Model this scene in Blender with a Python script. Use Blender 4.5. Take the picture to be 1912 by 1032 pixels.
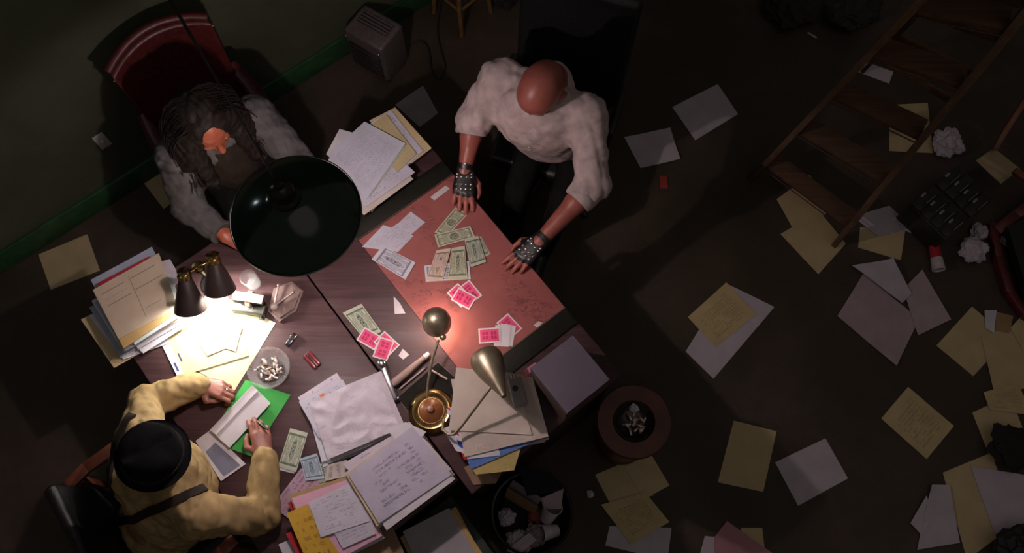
import bpy, bmesh, math, random
import numpy as np
from mathutils import Vector, Matrix, noise

for o in list(bpy.data.objects):
    bpy.data.objects.remove(o)
SC = bpy.context.scene
COL = SC.collection
random.seed(7)

# ------------------------------------------------------------------ camera, world, lights, exposure
FPX = 1600.0
TH = math.atan(574 / FPX)
CH = 4.15
SN, CS = math.sin(TH), math.cos(TH)
cam = bpy.data.cameras.new('camera')
cam.sensor_width = 36
cam.lens = FPX / 1912 * 36
camo = bpy.data.objects.new('camera', cam)
camo.location = (0, 0, CH)
camo.rotation_euler = (TH, 0, 0)
COL.objects.link(camo)
SC.camera = camo

wd = bpy.data.worlds.new('world')
SC.world = wd
wd.use_nodes = True
bg = wd.node_tree.nodes['Background']
bg.inputs[0].default_value = (1.0, 0.86, 0.74, 1)
bg.inputs[1].default_value = 0.043

def area_light(name, loc, target, size, power, col):
    l = bpy.data.lights.new(name, 'AREA')
    l.shape = 'DISK'
    l.size = size
    l.energy = power
    l.color = col
    o = bpy.data.objects.new(name, l)
    o.location = loc
    o.rotation_euler = (Vector(target) - Vector(loc)).to_track_quat('-Z', 'Y').to_euler()
    COL.objects.link(o)
    return o
# added soft fill light high above the scene, not a fixture of the room
area_light('overhead_fill', (2.2, -1.2, 9.0), (1.2, 0.8, 0), 8.0, 34, (1.0, 0.86, 0.86))
# wall lamp beyond the left edge of the frame
wl_ = bpy.data.lights.new('wall_lamp_light', 'POINT')
wl_.energy = 1.7
wl_.color = (0.80, 0.92, 1.0)
wl_.shadow_soft_size = 0.05
wlo = bpy.data.objects.new('wall_lamp_light', wl_)
wlo.location = (-2.12, 1.62, 2.1)
COL.objects.link(wlo)

SC.view_settings.view_transform = 'Standard'
SC.view_settings.look = 'None'
SC.view_settings.gamma = 1
SC.view_settings.use_curve_mapping = False
SC.view_settings.exposure = 0.0

P_PEND, P_CONE, P_BRASS = 19.0, 9.0, 1.4

# ------------------------------------------------------------------ photo pixel -> place
def W(px, py, z=0.0):
    a = (px - 956) / FPX
    b = (516 - py) / FPX
    d = (a, SN + b * CS, -CS + b * SN)
    t = (z - CH) / d[2]
    return Vector((t * d[0], t * d[1], z))

def RAY(px, py):
    a = (px - 956) / FPX
    b = (516 - py) / FPX
    return Vector((a, SN + b * CS, -CS + b * SN)).normalized()

DZ = 0.75                                  # desk top height
DA = math.radians(-52)
DU = Vector((math.cos(DA), math.sin(DA), 0))
DV = Vector((-math.sin(DA), math.cos(DA), 0))
DO = W(575, 515, DZ)
DO.z = 0

def D(u, v, z):
    return DO + DU * u + DV * v + Vector((0, 0, z))

# ------------------------------------------------------------------ object helpers
def tag(o, label=None, cat=None, group=None, kind=None):
    if label:
        o['label'] = label
    if cat:
        o['category'] = cat
    if group:
        o['group'] = group
    if kind:
        o['kind'] = kind
    return o

def thing(name, label, cat, loc, group=None):
    o = bpy.data.objects.new(name, None)
    o.empty_display_size = 0.05
    o.location = loc
    COL.objects.link(o)
    return tag(o, label, cat, group)

def wloc(o):
    v = Vector((0, 0, 0))
    while o is not None:
        v = v + Vector(o.location)
        o = o.parent
    return v

class MB:
    """collects shapes in world coordinates and links them as one mesh object"""
    def __init__(s):
        s.v, s.f, s.uv, s.mi = [], [], {}, []
    def add(s, vs, fs, mi=0):
        n = len(s.v)
        s.v += [Vector(v) for v in vs]
        s.f += [[n + i for i in f] for f in fs]
        s.mi += [mi] * len(fs)
        return s
    def bm(s, b, M=None, mi=0):
        b.verts.index_update()
        vs = [(M @ v.co if M else v.co.copy()) for v in b.verts]
        s.add(vs, [[v.index for v in f.verts] for f in b.faces], mi)
        b.free()
        return s
    def box(s, c, half, ax=None, bev=0.0, seg=2, mi=0, taper=None):
        """c centre; half sizes; ax three unit vectors"""
        b = bmesh.new()
        bmesh.ops.create_cube(b, size=2)
        for v in b.verts:
            v.co = Vector((v.co.x * half[0], v.co.y * half[1], v.co.z * half[2]))
            if taper and v.co.z > 0:
                v.co.x *= taper
                v.co.y *= taper
        if bev:
            bmesh.ops.bevel(b, geom=list(b.edges), offset=bev, segments=seg, profile=0.5, affect='EDGES')
        if ax is None:
            ax = (Vector((1, 0, 0)), Vector((0, 1, 0)), Vector((0, 0, 1)))
        M = Matrix(((ax[0][0], ax[1][0], ax[2][0], c[0]), (ax[0][1], ax[1][1], ax[2][1], c[1]),
                    (ax[0][2], ax[1][2], ax[2][2], c[2]), (0, 0, 0, 1)))
        return s.bm(b, M, mi)
    def prism(s, pts, dz, mi=0):
        """polygon of points extruded by vector dz"""
        n = len(pts)
        dz = Vector(dz)
        vs = [Vector(p) for p in pts] + [Vector(p) + dz for p in pts]
        nrm = Vector((0, 0, 0))
        for i in range(n):
            nrm += vs[i].cross(vs[(i + 1) % n])
        up = nrm.dot(dz) > 0
        bot = list(range(n))
        top = list(range(n, 2 * n))
        sides = [[i, (i + 1) % n, n + (i + 1) % n, n + i] for i in range(n)]
        if up:
            fs = [bot[::-1], top] + sides
        else:
            fs = [bot, top[::-1]] + [f[::-1] for f in sides]
        return s.add(vs, fs, mi)
    def tube(s, path, r, n=8, cap=True, mi=0):
        path = [Vector(p) for p in path]
        rs = r if isinstance(r, (list, tuple)) else [r] * len(path)
        rings = []
        ref = None
        for i, p in enumerate(path):
            t = (path[min(i + 1, len(path) - 1)] - path[max(i - 1, 0)]).normalized()
            if ref is None:
                ref = t.orthogonal().normalized()
            ref = (ref - t * ref.dot(t))
            if ref.length < 1e-6:
                ref = t.orthogonal()
            ref.normalize()
            w = t.cross(ref)
            rings.append([p + (ref * math.cos(2 * math.pi * k / n) + w * math.sin(2 * math.pi * k / n)) * rs[i] for k in range(n)])
        vs = [q for ring in rings for q in ring]
        fs = []
        for i in range(len(path) - 1):
            for k in range(n):
                fs.append([i * n + k, i * n + (k + 1) % n, (i + 1) * n + (k + 1) % n, (i + 1) * n + k])
        if cap:
            fs.append(list(range(n))[::-1])
            fs.append([(len(path) - 1) * n + k for k in range(n)])
        return s.add(vs, fs, mi)
    def lathe(s, prof, c, axis=(0, 0, 1), n=32, mi=0, closed=False):
        """prof list of (r, h) along axis from c"""
        ax = Vector(axis).normalized()
        e1 = ax.orthogonal().normalized()
        e2 = ax.cross(e1)
        c = Vector(c)
        vs, fs = [], []
        idx = []
        for r, h in prof:
            if r < 1e-6:
                idx.append([len(vs)])
                vs.append(c + ax * h)
            else:
                idx.append(list(range(len(vs), len(vs) + n)))
                vs += [c + ax * h + (e1 * math.cos(2 * math.pi * k / n) + e2 * math.sin(2 * math.pi * k / n)) * r for k in range(n)]
        m = len(prof)
        for i in range(m if closed else m - 1):
            a, b = idx[i], idx[(i + 1) % m]
            for k in range(n):
                k2 = (k + 1) % n
                if len(a) == 1 and len(b) == 1:
                    continue
                if len(a) == 1:
                    fs.append([a[0], b[k2], b[k]])
                elif len(b) == 1:
                    fs.append([a[k], a[k2], b[0]])
                else:
                    fs.append([a[k], a[k2], b[k2], b[k]])
        return s.add(vs, fs, mi)
    def ball(s, c, r, sub=2, ax=None, mi=0):
        b = bmesh.new()
        bmesh.ops.create_icosphere(b, subdivisions=sub, radius=1)
        rr = r if isinstance(r, (list, tuple)) else (r, r, r)
        for v in b.verts:
            q = Vector((v.co.x * rr[0], v.co.y * rr[1], v.co.z * rr[2]))
            v.co = (ax[0] * q.x + ax[1] * q.y + ax[2] * q.z if ax else q) + Vector(c)
        return s.bm(b, None, mi)
    def build(s, name, mat, parent=None, smooth=True, origin=None, auto=40):
        if parent is not None:
            org = wloc(parent)
            loc = Vector((0, 0, 0))
        else:
            zs = min(v.z for v in s.v)
            org = Vector((sum(v.x for v in s.v) / len(s.v), sum(v.y for v in s.v) / len(s.v), zs)) if origin is None else Vector(origin)
            loc = org
        me = bpy.data.meshes.new(name)
        me.from_pydata([v - org for v in s.v], [], s.f)
        mats = mat if isinstance(mat, (list, tuple)) else [mat]
        for m in mats:
            me.materials.append(m)
        if len(mats) > 1:
            me.polygons.foreach_set('material_index', s.mi)
        o = bpy.data.objects.new(name, me)
        o.location = loc
        COL.objects.link(o)
        if parent is not None:
            o.parent = parent
        if smooth:
            me.shade_smooth()
            me.set_sharp_from_angle(angle=math.radians(auto))
        me.update()
        return o

def rail(a, b, w, h, up=Vector((0, 0, 1)), bev=0.003):
    """centre, half, axes of a bar from a to b with width w and height h"""
    a, b = Vector(a), Vector(b)
    d = (b - a)
    L = d.length
    d.normalize()
    side = d.cross(up)
    if side.length < 1e-5:
        side = d.orthogonal()
    side.normalize()
    u2 = side.cross(d).normalized()
    return dict(c=(a + b) / 2, half=(L / 2, w / 2, h / 2), ax=(d, side, u2), bev=bev)

# ------------------------------------------------------------------ materials
class NT:
    def __init__(s, name):
        s.m = bpy.data.materials.new(name)
        s.m.use_nodes = True
        s.t = s.m.node_tree
        s.b = s.t.nodes['Principled BSDF']
    def n(s, typ, **kw):
        nd = s.t.nodes.new(typ)
        for k, v in kw.items():
            setattr(nd, k, v)
        return nd
    def put(s, sock, v):
        if isinstance(v, bpy.types.NodeSocket):
            s.t.links.new(v, sock)
        else:
            sock.default_value = v
    def math(s, op, a, b=None, c=None, clamp=False):
        nd = s.n('ShaderNodeMath', operation=op, use_clamp=clamp)
        s.put(nd.inputs[0], a)
        if b is not None:
            s.put(nd.inputs[1], b)
        if c is not None:
            s.put(nd.inputs[2], c)
        return nd.outputs[0]
    def mix(s, f, a, b):
        nd = s.n('ShaderNodeMix', data_type='RGBA')
        s.put(nd.inputs[0], f)
        s.put(nd.inputs[6], col4(a) if not isinstance(a, bpy.types.NodeSocket) else a)
        s.put(nd.inputs[7], col4(b) if not isinstance(b, bpy.types.NodeSocket) else b)
        return nd.outputs[2]
    def uv(s):
        tc = s.n('ShaderNodeTexCoord')
        sx = s.n('ShaderNodeSeparateXYZ')
        s.t.links.new(tc.outputs['UV'], sx.inputs[0])
        return sx.outputs[0], sx.outputs[1], tc.outputs['UV']
    def obj(s, rot=0, sc=(1, 1, 1)):
        tc = s.n('ShaderNodeTexCoord')
        mp = s.n('ShaderNodeMapping')
        mp.inputs['Rotation'].default_value = (0, 0, rot)
        mp.inputs['Scale'].default_value = sc
        s.t.links.new(tc.outputs['Object'], mp.inputs[0])
        return mp.outputs[0]
    def geo(s, rot=0, sc=(1, 1, 1)):
        g = s.n('ShaderNodeNewGeometry')
        mp = s.n('ShaderNodeMapping')
        mp.inputs['Rotation'].default_value = (0, 0, rot)
        mp.inputs['Scale'].default_value = sc
        s.t.links.new(g.outputs['Position'], mp.inputs[0])
        return mp.outputs[0]
    def noise(s, vec, scale, detail=4, rough=0.55, dist=0.0):
        nd = s.n('ShaderNodeTexNoise')
        s.t.links.new(vec, nd.inputs['Vector'])
        nd.inputs['Scale'].default_value = scale
        nd.inputs['Detail'].default_value = detail
        nd.inputs['Roughness'].default_value = rough
        nd.inputs['Distortion'].default_value = dist
        return nd.outputs[0]
    def ramp(s, v, a, b, c0=0.0, c1=1.0):
        nd = s.n('ShaderNodeMapRange')
        nd.clamp = True
        s.put(nd.inputs[0], v)
        nd.inputs[1].default_value = a
        nd.inputs[2].default_value = b
        nd.inputs[3].default_value = c0
        nd.inputs[4].default_value = c1
        return nd.outputs[0]
    def bump(s, h, strength, dist=0.01):
        nd = s.n('ShaderNodeBump')
        nd.inputs['Strength'].default_value = strength
        nd.inputs['Distance'].default_value = dist
        s.t.links.new(h, nd.inputs['Height'])
        s.t.links.new(nd.outputs[0], s.b.inputs['Normal'])
    def done(s, color, rough=0.6, metal=0.0, spec=0.5):
        s.put(s.b.inputs['Base Color'], col4(color) if not isinstance(color, bpy.types.NodeSocket) else color)
        s.put(s.b.inputs['Roughness'], rough)
        s.b.inputs['Metallic'].default_value = metal
        s.b.inputs['Specular IOR Level'].default_value = spec
        return s.m

def col4(c):
    return (c[0], c[1], c[2], 1.0)

def mul(c, k):
    return tuple(x * k for x in c)

_MC = {}
def plain(name, c, rough=0.6, metal=0.0, var=0.18, sc=30.0, bump=0.0, bsc=200.0, spec=0.5):
    """flat colour with a little procedural variation and relief"""
    if name in _MC:
        return _MC[name]
    t = NT(name)
    p = t.obj()
    nz = t.noise(p, sc, 5)
    color = t.mix(t.ramp(nz, 0.3, 0.7), mul(c, 1 - var), mul(c, 1 + var))
    if bump:
        t.bump(t.noise(p, bsc, 4), bump, 0.004)
    _MC[name] = t.done(color, rough, metal, spec)
    return _MC[name]

def paper(name, base, ink=(0.03, 0.03, 0.10), style='plain', rows=22, dens=0.5, m=0.1, crump=0.15, seed=0.0, amount=0.75):
    if name in _MC:
        return _MC[name]
    t = NT(name)
    u, v, uv = t.uv()
    p = t.obj()
    nz = t.noise(p, 9.0 + seed, 4)
    c = t.mix(t.ramp(nz, 0.3, 0.75), mul(base, 0.86), mul(base, 1.05))
    def inside(mm, m2=None):
        m2 = mm if m2 is None else m2
        a = t.math('MULTIPLY', t.math('GREATER_THAN', u, mm), t.math('LESS_THAN', u, 1 - mm))
        b = t.math('MULTIPLY', t.math('GREATER_THAN', v, m2), t.math('LESS_THAN', v, 1 - m2))
        return t.math('MULTIPLY', a, b)
    if style in ('script', 'typed', 'ruled', 'form'):
        vr = t.math('MULTIPLY', v, float(rows))
        fr = t.math('FRACT', vr)
        if style in ('ruled', 'form'):
            line = t.math('LESS_THAN', fr, 0.10)
            c = t.mix(t.math('MULTIPLY', line, 0.5 * amount), c, mul(ink, 2.0))
        if style in ('script', 'typed', 'form'):
            row = t.math('FLOOR', vr)
            cx = t.n('ShaderNodeCombineXYZ')
            t.put(cx.inputs[0], t.math('MULTIPLY', u, 60.0 if style != 'script' else 30.0))
            t.put(cx.inputs[1], t.math('ADD', t.math('MULTIPLY', row, 3.71), t.math('MULTIPLY', fr, 0.8 if style != 'script' else 2.2)))
            t.put(cx.inputs[2], seed)
            nn = t.noise(cx.outputs[0], 1.0, 2, 0.6, 0.6 if style == 'script' else 0.0)
            if style == 'script':
                stroke = t.math('LESS_THAN', t.math('ABSOLUTE', t.math('SUBTRACT', nn, 0.5)), 0.055)
            else:
                stroke = t.math('GREATER_THAN', nn, 0.5)
            cz = t.n('ShaderNodeCombineXYZ')
            t.put(cz.inputs[0], t.math('MULTIPLY', u, 5.0))
            t.put(cz.inputs[1], t.math('MULTIPLY', row, 1.37))
            t.put(cz.inputs[2], seed + 3.3)
            word = t.math('GREATER_THAN', t.noise(cz.outputs[0], 1.0, 1), 1 - dens - 0.05)
            body = t.math('MULTIPLY', t.math('GREATER_THAN', fr, 0.22), t.math('LESS_THAN', fr, 0.82 if style == 'script' else 0.66))
            k = t.math('MULTIPLY', t.math('MULTIPLY', stroke, word), t.math('MULTIPLY', body, inside(m)))
            c = t.mix(t.math('MULTIPLY', k, amount), c, ink)
    if style == 'bill':
        e = inside(0.05, 0.10)
        du = t.math('SUBTRACT', u, 0.5)
        dv = t.math('SUBTRACT', v, 0.5)
        rr = t.math('SQRT', t.math('ADD', t.math('POWER', t.math('MULTIPLY', du, 2.35), 2.0), t.math('POWER', dv, 2.0)))
        oval = t.math('LESS_THAN', rr, 0.31)
        ring = t.math('MULTIPLY', t.math('GREATER_THAN', rr, 0.30), t.math('LESS_THAN', rr, 0.40))
        fine = t.ramp(t.noise(uv, 26.0, 5, 0.7), 0.38, 0.62)
        face = t.ramp(t.noise(uv, 14.0, 3, 0.6), 0.42, 0.60)
        c = t.mix(t.math('MULTIPLY', e, t.math('MULTIPLY', fine, 0.72)), c, ink)
        c = t.mix(t.math('MULTIPLY', ring, 0.55), c, mul(base, 1.1))
        c = t.mix(t.math('MULTIPLY', oval, t.math('MULTIPLY', face, 0.9)), c, mul(ink, 0.5))
        frame = t.math('SUBTRACT', e, inside(0.075, 0.155))
        c = t.mix(t.math('MULTIPLY', frame, 0.8), c, ink)
        for uu in (0.14, 0.86):
            for vv in (0.24, 0.76):
                r2 = t.math('ADD', t.math('POWER', t.math('MULTIPLY', t.math('SUBTRACT', u, uu), 2.35), 2.0), t.math('POWER', t.math('SUBTRACT', v, vv), 2.0))
                c = t.mix(t.math('MULTIPLY', t.math('LESS_THAN', r2, 0.010), 0.7), c, mul(base, 1.1))
    if style == 'card':
        e = inside(0.09, 0.065)
        c = t.mix(e, c, ink)
        # two mirrored ornament blocks, each a 2 x 2 of dark squares
        gu = t.math('ABSOLUTE', t.math('SUBTRACT', u, 0.5))
        gv = t.math('ABSOLUTE', t.math('SUBTRACT', t.math('ABSOLUTE', t.math('SUBTRACT', v, 0.5)), 0.2))
        bl = t.math('MULTIPLY', t.math('MULTIPLY', t.math('GREATER_THAN', gu, 0.03), t.math('LESS_THAN', gu, 0.25)),
                    t.math('MULTIPLY', t.math('GREATER_THAN', gv, 0.02), t.math('LESS_THAN', gv, 0.13)))
        dot = t.math('GREATER_THAN', t.noise(uv, 60.0, 2), 0.46)
        c = t.mix(t.math('MULTIPLY', bl, t.math('MULTIPLY', dot, 0.8)), c, mul(ink, 0.35))
        lace = t.math('MULTIPLY', t.math('SUBTRACT', e, bl), t.math('GREATER_THAN', t.noise(uv, 45.0, 3), 0.56))
        c = t.mix(t.math('MULTIPLY', lace, 0.35), c, base)
    if style == 'airmail':
        st = t.math('FRACT', t.math('MULTIPLY', t.math('ADD', v, t.math('MULTIPLY', u, 0.6)), 2.0))
        edge = t.math('LESS_THAN', u, 0.10)
        c = t.mix(t.math('MULTIPLY', edge, t.math('LESS_THAN', st, 0.28)), c, (0.5, 0.02, 0.02))
        c = t.mix(t.math('MULTIPLY', edge, t.math('MULTIPLY', t.math('GREATER_THAN', st, 0.5), t.math('LESS_THAN', st, 0.78))), c, (0.03, 0.07, 0.4))
    if style == 'folderprint':
        # printed index boxes on a file folder: rules and one centre line
        for (u0, u1, v0, v1) in ((0.08, 0.42, 0.84, 0.855), (0.52, 0.9, 0.84, 0.855), (0.08, 0.45, 0.60, 0.615), (0.08, 0.44, 0.72, 0.725),
                                 (0.52, 0.95, 0.62, 0.635), (0.55, 0.8, 0.25, 0.26), (0.5, 0.51, 0.12, 0.9)):
            a = t.math('MULTIPLY', t.math('GREATER_THAN', u, u0), t.math('LESS_THAN', u, u1))
            b = t.math('MULTIPLY', t.math('GREATER_THAN', v, v0), t.math('LESS_THAN', v, v1))
            c = t.mix(t.math('MULTIPLY', t.math('MULTIPLY', a, b), 0.6), c, ink)
    if style == 'header':
        vr = t.math('MULTIPLY', v, float(rows))
        line = t.math('LESS_THAN', t.math('FRACT', vr), 0.09)
        c = t.mix(t.math('MULTIPLY', line, 0.45), c, (0.25, 0.3, 0.4))
        c = t.mix(t.math('LESS_THAN', u, 0.10), c, (0.62, 0.66, 0.78))
        b1 = t.math('MULTIPLY', t.math('MULTIPLY', t.math('GREATER_THAN', u, 0.03), t.math('LESS_THAN', u, 0.06)),
                    t.math('MULTIPLY', t.math('GREATER_THAN', v, 0.08), t.math('LESS_THAN', v, 0.22)))
        b2 = t.math('MULTIPLY', t.math('MULTIPLY', t.math('GREATER_THAN', u, 0.13), t.math('LESS_THAN', u, 0.155)),
                    t.math('MULTIPLY', t.math('GREATER_THAN', v, 0.2), t.math('LESS_THAN', v, 0.34)))
        c = t.mix(t.math('ADD', b1, b2), c, (0.05, 0.05, 0.15))
    if crump:
        t.bump(t.noise(p, 14.0, 5, 0.6, 0.4), crump, 0.02)
    _MC[name] = t.done(c, 0.75, 0.0, 0.2)
    return _MC[name]

WHITE = (0.66, 0.63, 0.68)
CREAM = (0.62, 0.52, 0.36)
YELL = (0.57, 0.455, 0.255)
LAV = (0.55, 0.49, 0.55)
def pw(): return paper('white_paper', WHITE)
def pl(): return paper('lilac_paper', LAV)
def py(): return paper('yellow_paper', YELL)
def pc(): return paper('manila_paper', CREAM)

def glass(name, c=(1, 1, 1), rough=0.05):
    if name in _MC:
        return _MC[name]
    t = NT(name)
    t.b.inputs['Alpha'].default_value = 0.16
    t.b.inputs['IOR'].default_value = 1.5
    _MC[name] = t.done(mul(c, 0.75), rough)
    return _MC[name]

def emit(name, c, k):
    t = NT(name)
    t.b.inputs['Emission Color'].default_value = col4(c)
    t.b.inputs['Emission Strength'].default_value = k
    return t.done((0.8, 0.8, 0.8), 0.5)

BRASS = plain('brass', (0.42, 0.29, 0.12), 0.25, 1.0, 0.15, 40)
DULLBRASS = plain('dull_brass', (0.36, 0.31, 0.22), 0.42, 0.85, 0.2, 25)
STEEL = plain('steel', (0.42, 0.42, 0.43), 0.3, 1.0, 0.15)
BLACKM = plain('black_enamel', (0.012, 0.011, 0.011), 0.3, 0, 0.2)
BLACKP = plain('black_plastic', (0.014, 0.013, 0.013), 0.4, 0, 0.2)
BLEATH = plain('black_leather', (0.010, 0.010, 0.011), 0.42, 0, 0.35, 60, 0.25, 260)
RLEATH = plain('oxblood_leather', (0.075, 0.013, 0.012), 0.34, 0, 0.3, 50, 0.25, 240)
WOODR = plain('red_brown_wood', (0.16, 0.045, 0.025), 0.4, 0, 0.35, 18)

# ------------------------------------------------------------------ paper sheets
def sheet(name, label, cat, px, z, mat, th=0.0007, amp=0.0015, n=8, lift=None, seed=None, group=None, parent=None, freq=6.0, zs=None, world=None, crease=0.0):
    """a sheet of paper or card whose four corners stand at the given photo pixels at height z"""
    seed = random.random() * 100 if seed is None else seed
    c = [Vector(w) for w in world] if world else [W(x, y, z if zs is None else zs[i]) for i, (x, y) in enumerate(px)]
    lift = lift or (0, 0, 0, 0)
    org = sum(c, Vector((0, 0, 0))) / 4
    org.z = z
    N = n + 1
    top = []
    uv = []
    hmin = 1e9
    for j in range(N):
        for i in range(N):
            a, b = i / n, j / n
            p = c[0] * (1 - a) * (1 - b) + c[1] * a * (1 - b) + c[2] * a * b + c[3] * (1 - a) * b
            h = noise.noise(Vector((p.x * freq + seed, p.y * freq, seed * 1.7)))
            if crease:
                h += crease * (1 - 4 * abs(noise.noise(Vector((p.x * freq * 1.9, p.y * freq * 1.9 + seed, seed)))))
            q = Vector((p.x, p.y, p.z + amp * h))
            wgt = ((1 - a) * (1 - b), a * (1 - b), a * b, (1 - a) * b)
            for k in range(4):
                q.z += lift[k] * wgt[k] ** 2.2
            hmin = min(hmin, amp * h)
            top.append(q)
            uv.append((a, 1 - b))
    for q in top:
        q.z += -hmin + th
    vs = [q - org for q in top] + [q - org - Vector((0, 0, th)) for q in top]
    M = N * N
    fs = []
    for j in range(n):
        for i in range(n):
            a = j * N + i
            fs.append([a, a + N, a + N + 1, a + 1])
            fs.append([M + a, M + a + 1, M + a + N + 1, M + a + N])
    rim = [i for i in range(N)] + [j * N + n for j in range(1, N)] + [n * N + i for i in range(n - 1, -1, -1)] + [j * N for j in range(n - 1, 0, -1)]
    for k in range(len(rim)):
        a, b = rim[k], rim[(k + 1) % len(rim)]
        fs.append([a, b, M + b, M + a])
    # orient: top faces up
    v0, v1, v2 = vs[fs[0][0]], vs[fs[0][1]], vs[fs[0][2]]
    if (v1 - v0).cross(v2 - v0).z < 0:
        fs = [f[::-1] for f in fs]
    me = bpy.data.meshes.new(name)
    me.from_pydata(vs, [], fs)
    me.materials.append(mat)
    ul = me.uv_layers.new(name='UVMap')
    for lp in me.loops:
        ul.data[lp.index].uv = uv[lp.vertex_index % M]
    me.shade_smooth()
    me.set_sharp_from_angle(angle=math.radians(50))
    o = bpy.data.objects.new(name, me)
    if parent is None:
        o.location = org
        tag(o, label, cat, group)
    else:
        o.location = org - wloc(parent)
        o.parent = parent
        if label:
            o['label'] = label
    COL.objects.link(o)
    return o

def filler(name, label, cat, px, ztop, zbot, count, mats, jit=0.012, rot=0.05, group=None, grow=1.0, seed=1):
    """the sheets inside a pile below its top sheet, each its own object"""
    rnd = random.Random(seed)
    c = [W(x, y, ztop) for x, y in px]
    mid = sum(c, Vector((0, 0, 0))) / 4
    dz = (ztop - zbot) / count
    for k in range(count):
        a = rnd.uniform(-rot, rot)
        off = Vector((rnd.uniform(-jit, jit), rnd.uniform(-jit, jit), 0))
        g = grow * rnd.uniform(0.95, 1.05)
        z = zbot + dz * k
        w = []
        for q in c:
            d = (q - mid) * g
            w.append(Vector((mid.x + d.x * math.cos(a) - d.y * math.sin(a) + off.x, mid.y + d.x * math.sin(a) + d.y * math.cos(a) + off.y, z)))
        sheet(name, label, cat, None, z, mats[k % len(mats)], th=dz * 0.72, amp=dz * 0.2, n=4, world=w, group=group, seed=rnd.random() * 50)

# ------------------------------------------------------------------ implicit bodies (smooth unions, turned into one mesh)
class Vol:
    def __init__(s, lo, hi, h):
        s.h = h
        s.o = np.array(lo, dtype=np.float64)
        s.n = np.ceil((np.array(hi) - s.o) / h).astype(int) + 1
        s.F = np.full(tuple(s.n), 1.0, dtype=np.float32)
    def win(s, lo, hi, m):
        a = np.clip(np.floor((np.array(lo) - m - s.o) / s.h).astype(int), 0, s.n - 1)
        b = np.clip(np.ceil((np.array(hi) + m - s.o) / s.h).astype(int) + 1, 1, s.n)
        sl = tuple(slice(int(a[i]), int(b[i])) for i in range(3))
        g = [(s.o[i] + s.h * np.arange(a[i], b[i])).astype(np.float32) for i in range(3)]
        return sl, g[0][:, None, None], g[1][None, :, None], g[2][None, None, :]
    def put(s, sl, d, k):
        A = s.F[sl]
        if k > 0:
            hh = np.maximum(k - np.abs(A - d), 0) / k
            s.F[sl] = np.minimum(A, d) - hh * hh * k * 0.25
        else:
            s.F[sl] = np.minimum(A, d)
    def cut(s, sl, d, k=0.004):
        A = s.F[sl]
        d = -d
        hh = np.maximum(k - np.abs(A - d), 0) / k
        s.F[sl] = np.maximum(A, d) + hh * hh * k * 0.25
    def cone(s, a, b, ra, rb, k=0.02, sub=False):
        a, b = np.array(a), np.array(b)
        R = max(ra, rb)
        sl, X, Y, Z = s.win(np.minimum(a, b) - R, np.maximum(a, b) + R, k + 4 * s.h)
        ab = b - a
        L2 = float(ab @ ab) + 1e-12
        t = ((X - a[0]) * ab[0] + (Y - a[1]) * ab[1] + (Z - a[2]) * ab[2]) / L2
        t = np.clip(t, 0, 1)
        d = np.sqrt((X - a[0] - t * ab[0]) ** 2 + (Y - a[1] - t * ab[1]) ** 2 + (Z - a[2] - t * ab[2]) ** 2) - (ra + (rb - ra) * t)
        (s.cut if sub else s.put)(sl, d.astype(np.float32), k)
        return s
    def chain(s, pts, rs, k=0.02):
        for i in range(len(pts) - 1):
            s.cone(pts[i], pts[i + 1], rs[i], rs[i + 1], k)
        return s
    def ell(s, c, ax, r, k=0.02, sub=False):
        c = np.array(c)
        R = max(r)
        sl, X, Y, Z = s.win(c - R, c + R, k + 4 * s.h)
        q0 = 0
        q1 = 0
        for i in range(3):
            e = ax[i]
            q = (X - c[0]) * e[0] + (Y - c[1]) * e[1] + (Z - c[2]) * e[2]
            q0 = q0 + (q / r[i]) ** 2
            q1 = q1 + (q / r[i] ** 2) ** 2
        k0 = np.sqrt(q0)
        d = k0 * (k0 - 1) / np.sqrt(q1 + 1e-9)
        (s.cut if sub else s.put)(sl, d.astype(np.float32), k)
        return s
    def plane(s, p, n, lo=None, hi=None):
        """remove what lies on the n side of p (inside a window)"""
        sl, X, Y, Z = s.win(s.o if lo is None else lo, s.o + s.n * s.h if hi is None else hi, 0)
        d = (X - p[0]) * n[0] + (Y - p[1]) * n[1] + (Z - p[2]) * n[2]
        s.F[sl] = np.maximum(s.F[sl], d.astype(np.float32))
        return s
    def fold(s, amp, freq, seed=0, lo=None, hi=None, aniso=(1, 1, 1)):
        rnd = random.Random(seed)
        sl, X, Y, Z = s.win(s.o if lo is None else lo, s.o + s.n * s.h if hi is None else hi, 0)
        X, Y, Z = X * aniso[0], Y * aniso[1], Z * aniso[2]
        A = s.F[sl]
        tot = 0
        for i in range(5):
            k = Vector((rnd.gauss(0, 1), rnd.gauss(0, 1), rnd.gauss(0, 1))).normalized() * freq * rnd.uniform(0.6, 1.7)
            w = Vector((rnd.gauss(0, 1), rnd.gauss(0, 1), rnd.gauss(0, 1))).normalized() * freq * 0.45
            wr = np.sin(X * w.x + Y * w.y + Z * w.z + rnd.uniform(0, 6))
            tt = np.sin(X * k.x + Y * k.y + Z * k.z + 2.2 * wr + rnd.uniform(0, 6))
            tot = tot + (1 - np.abs(tt) * 2)
        s.F[sl] = A + np.where(np.abs(A) < 0.03, amp * tot / 3, 0).astype(np.float32)
        return s
    def at(s, p):
        q = (np.array(p) - s.o) / s.h
        i = np.floor(q).astype(int)
        if (i < 0).any() or (i >= s.n - 1).any():
            return 1.0
        t = q - i
        c = s.F[i[0]:i[0] + 2, i[1]:i[1] + 2, i[2]:i[2] + 2].astype(float)
        c = c[0] * (1 - t[0]) + c[1] * t[0]
        c = c[0] * (1 - t[1]) + c[1] * t[1]
        return c[0] * (1 - t[2]) + c[1] * t[2]
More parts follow.
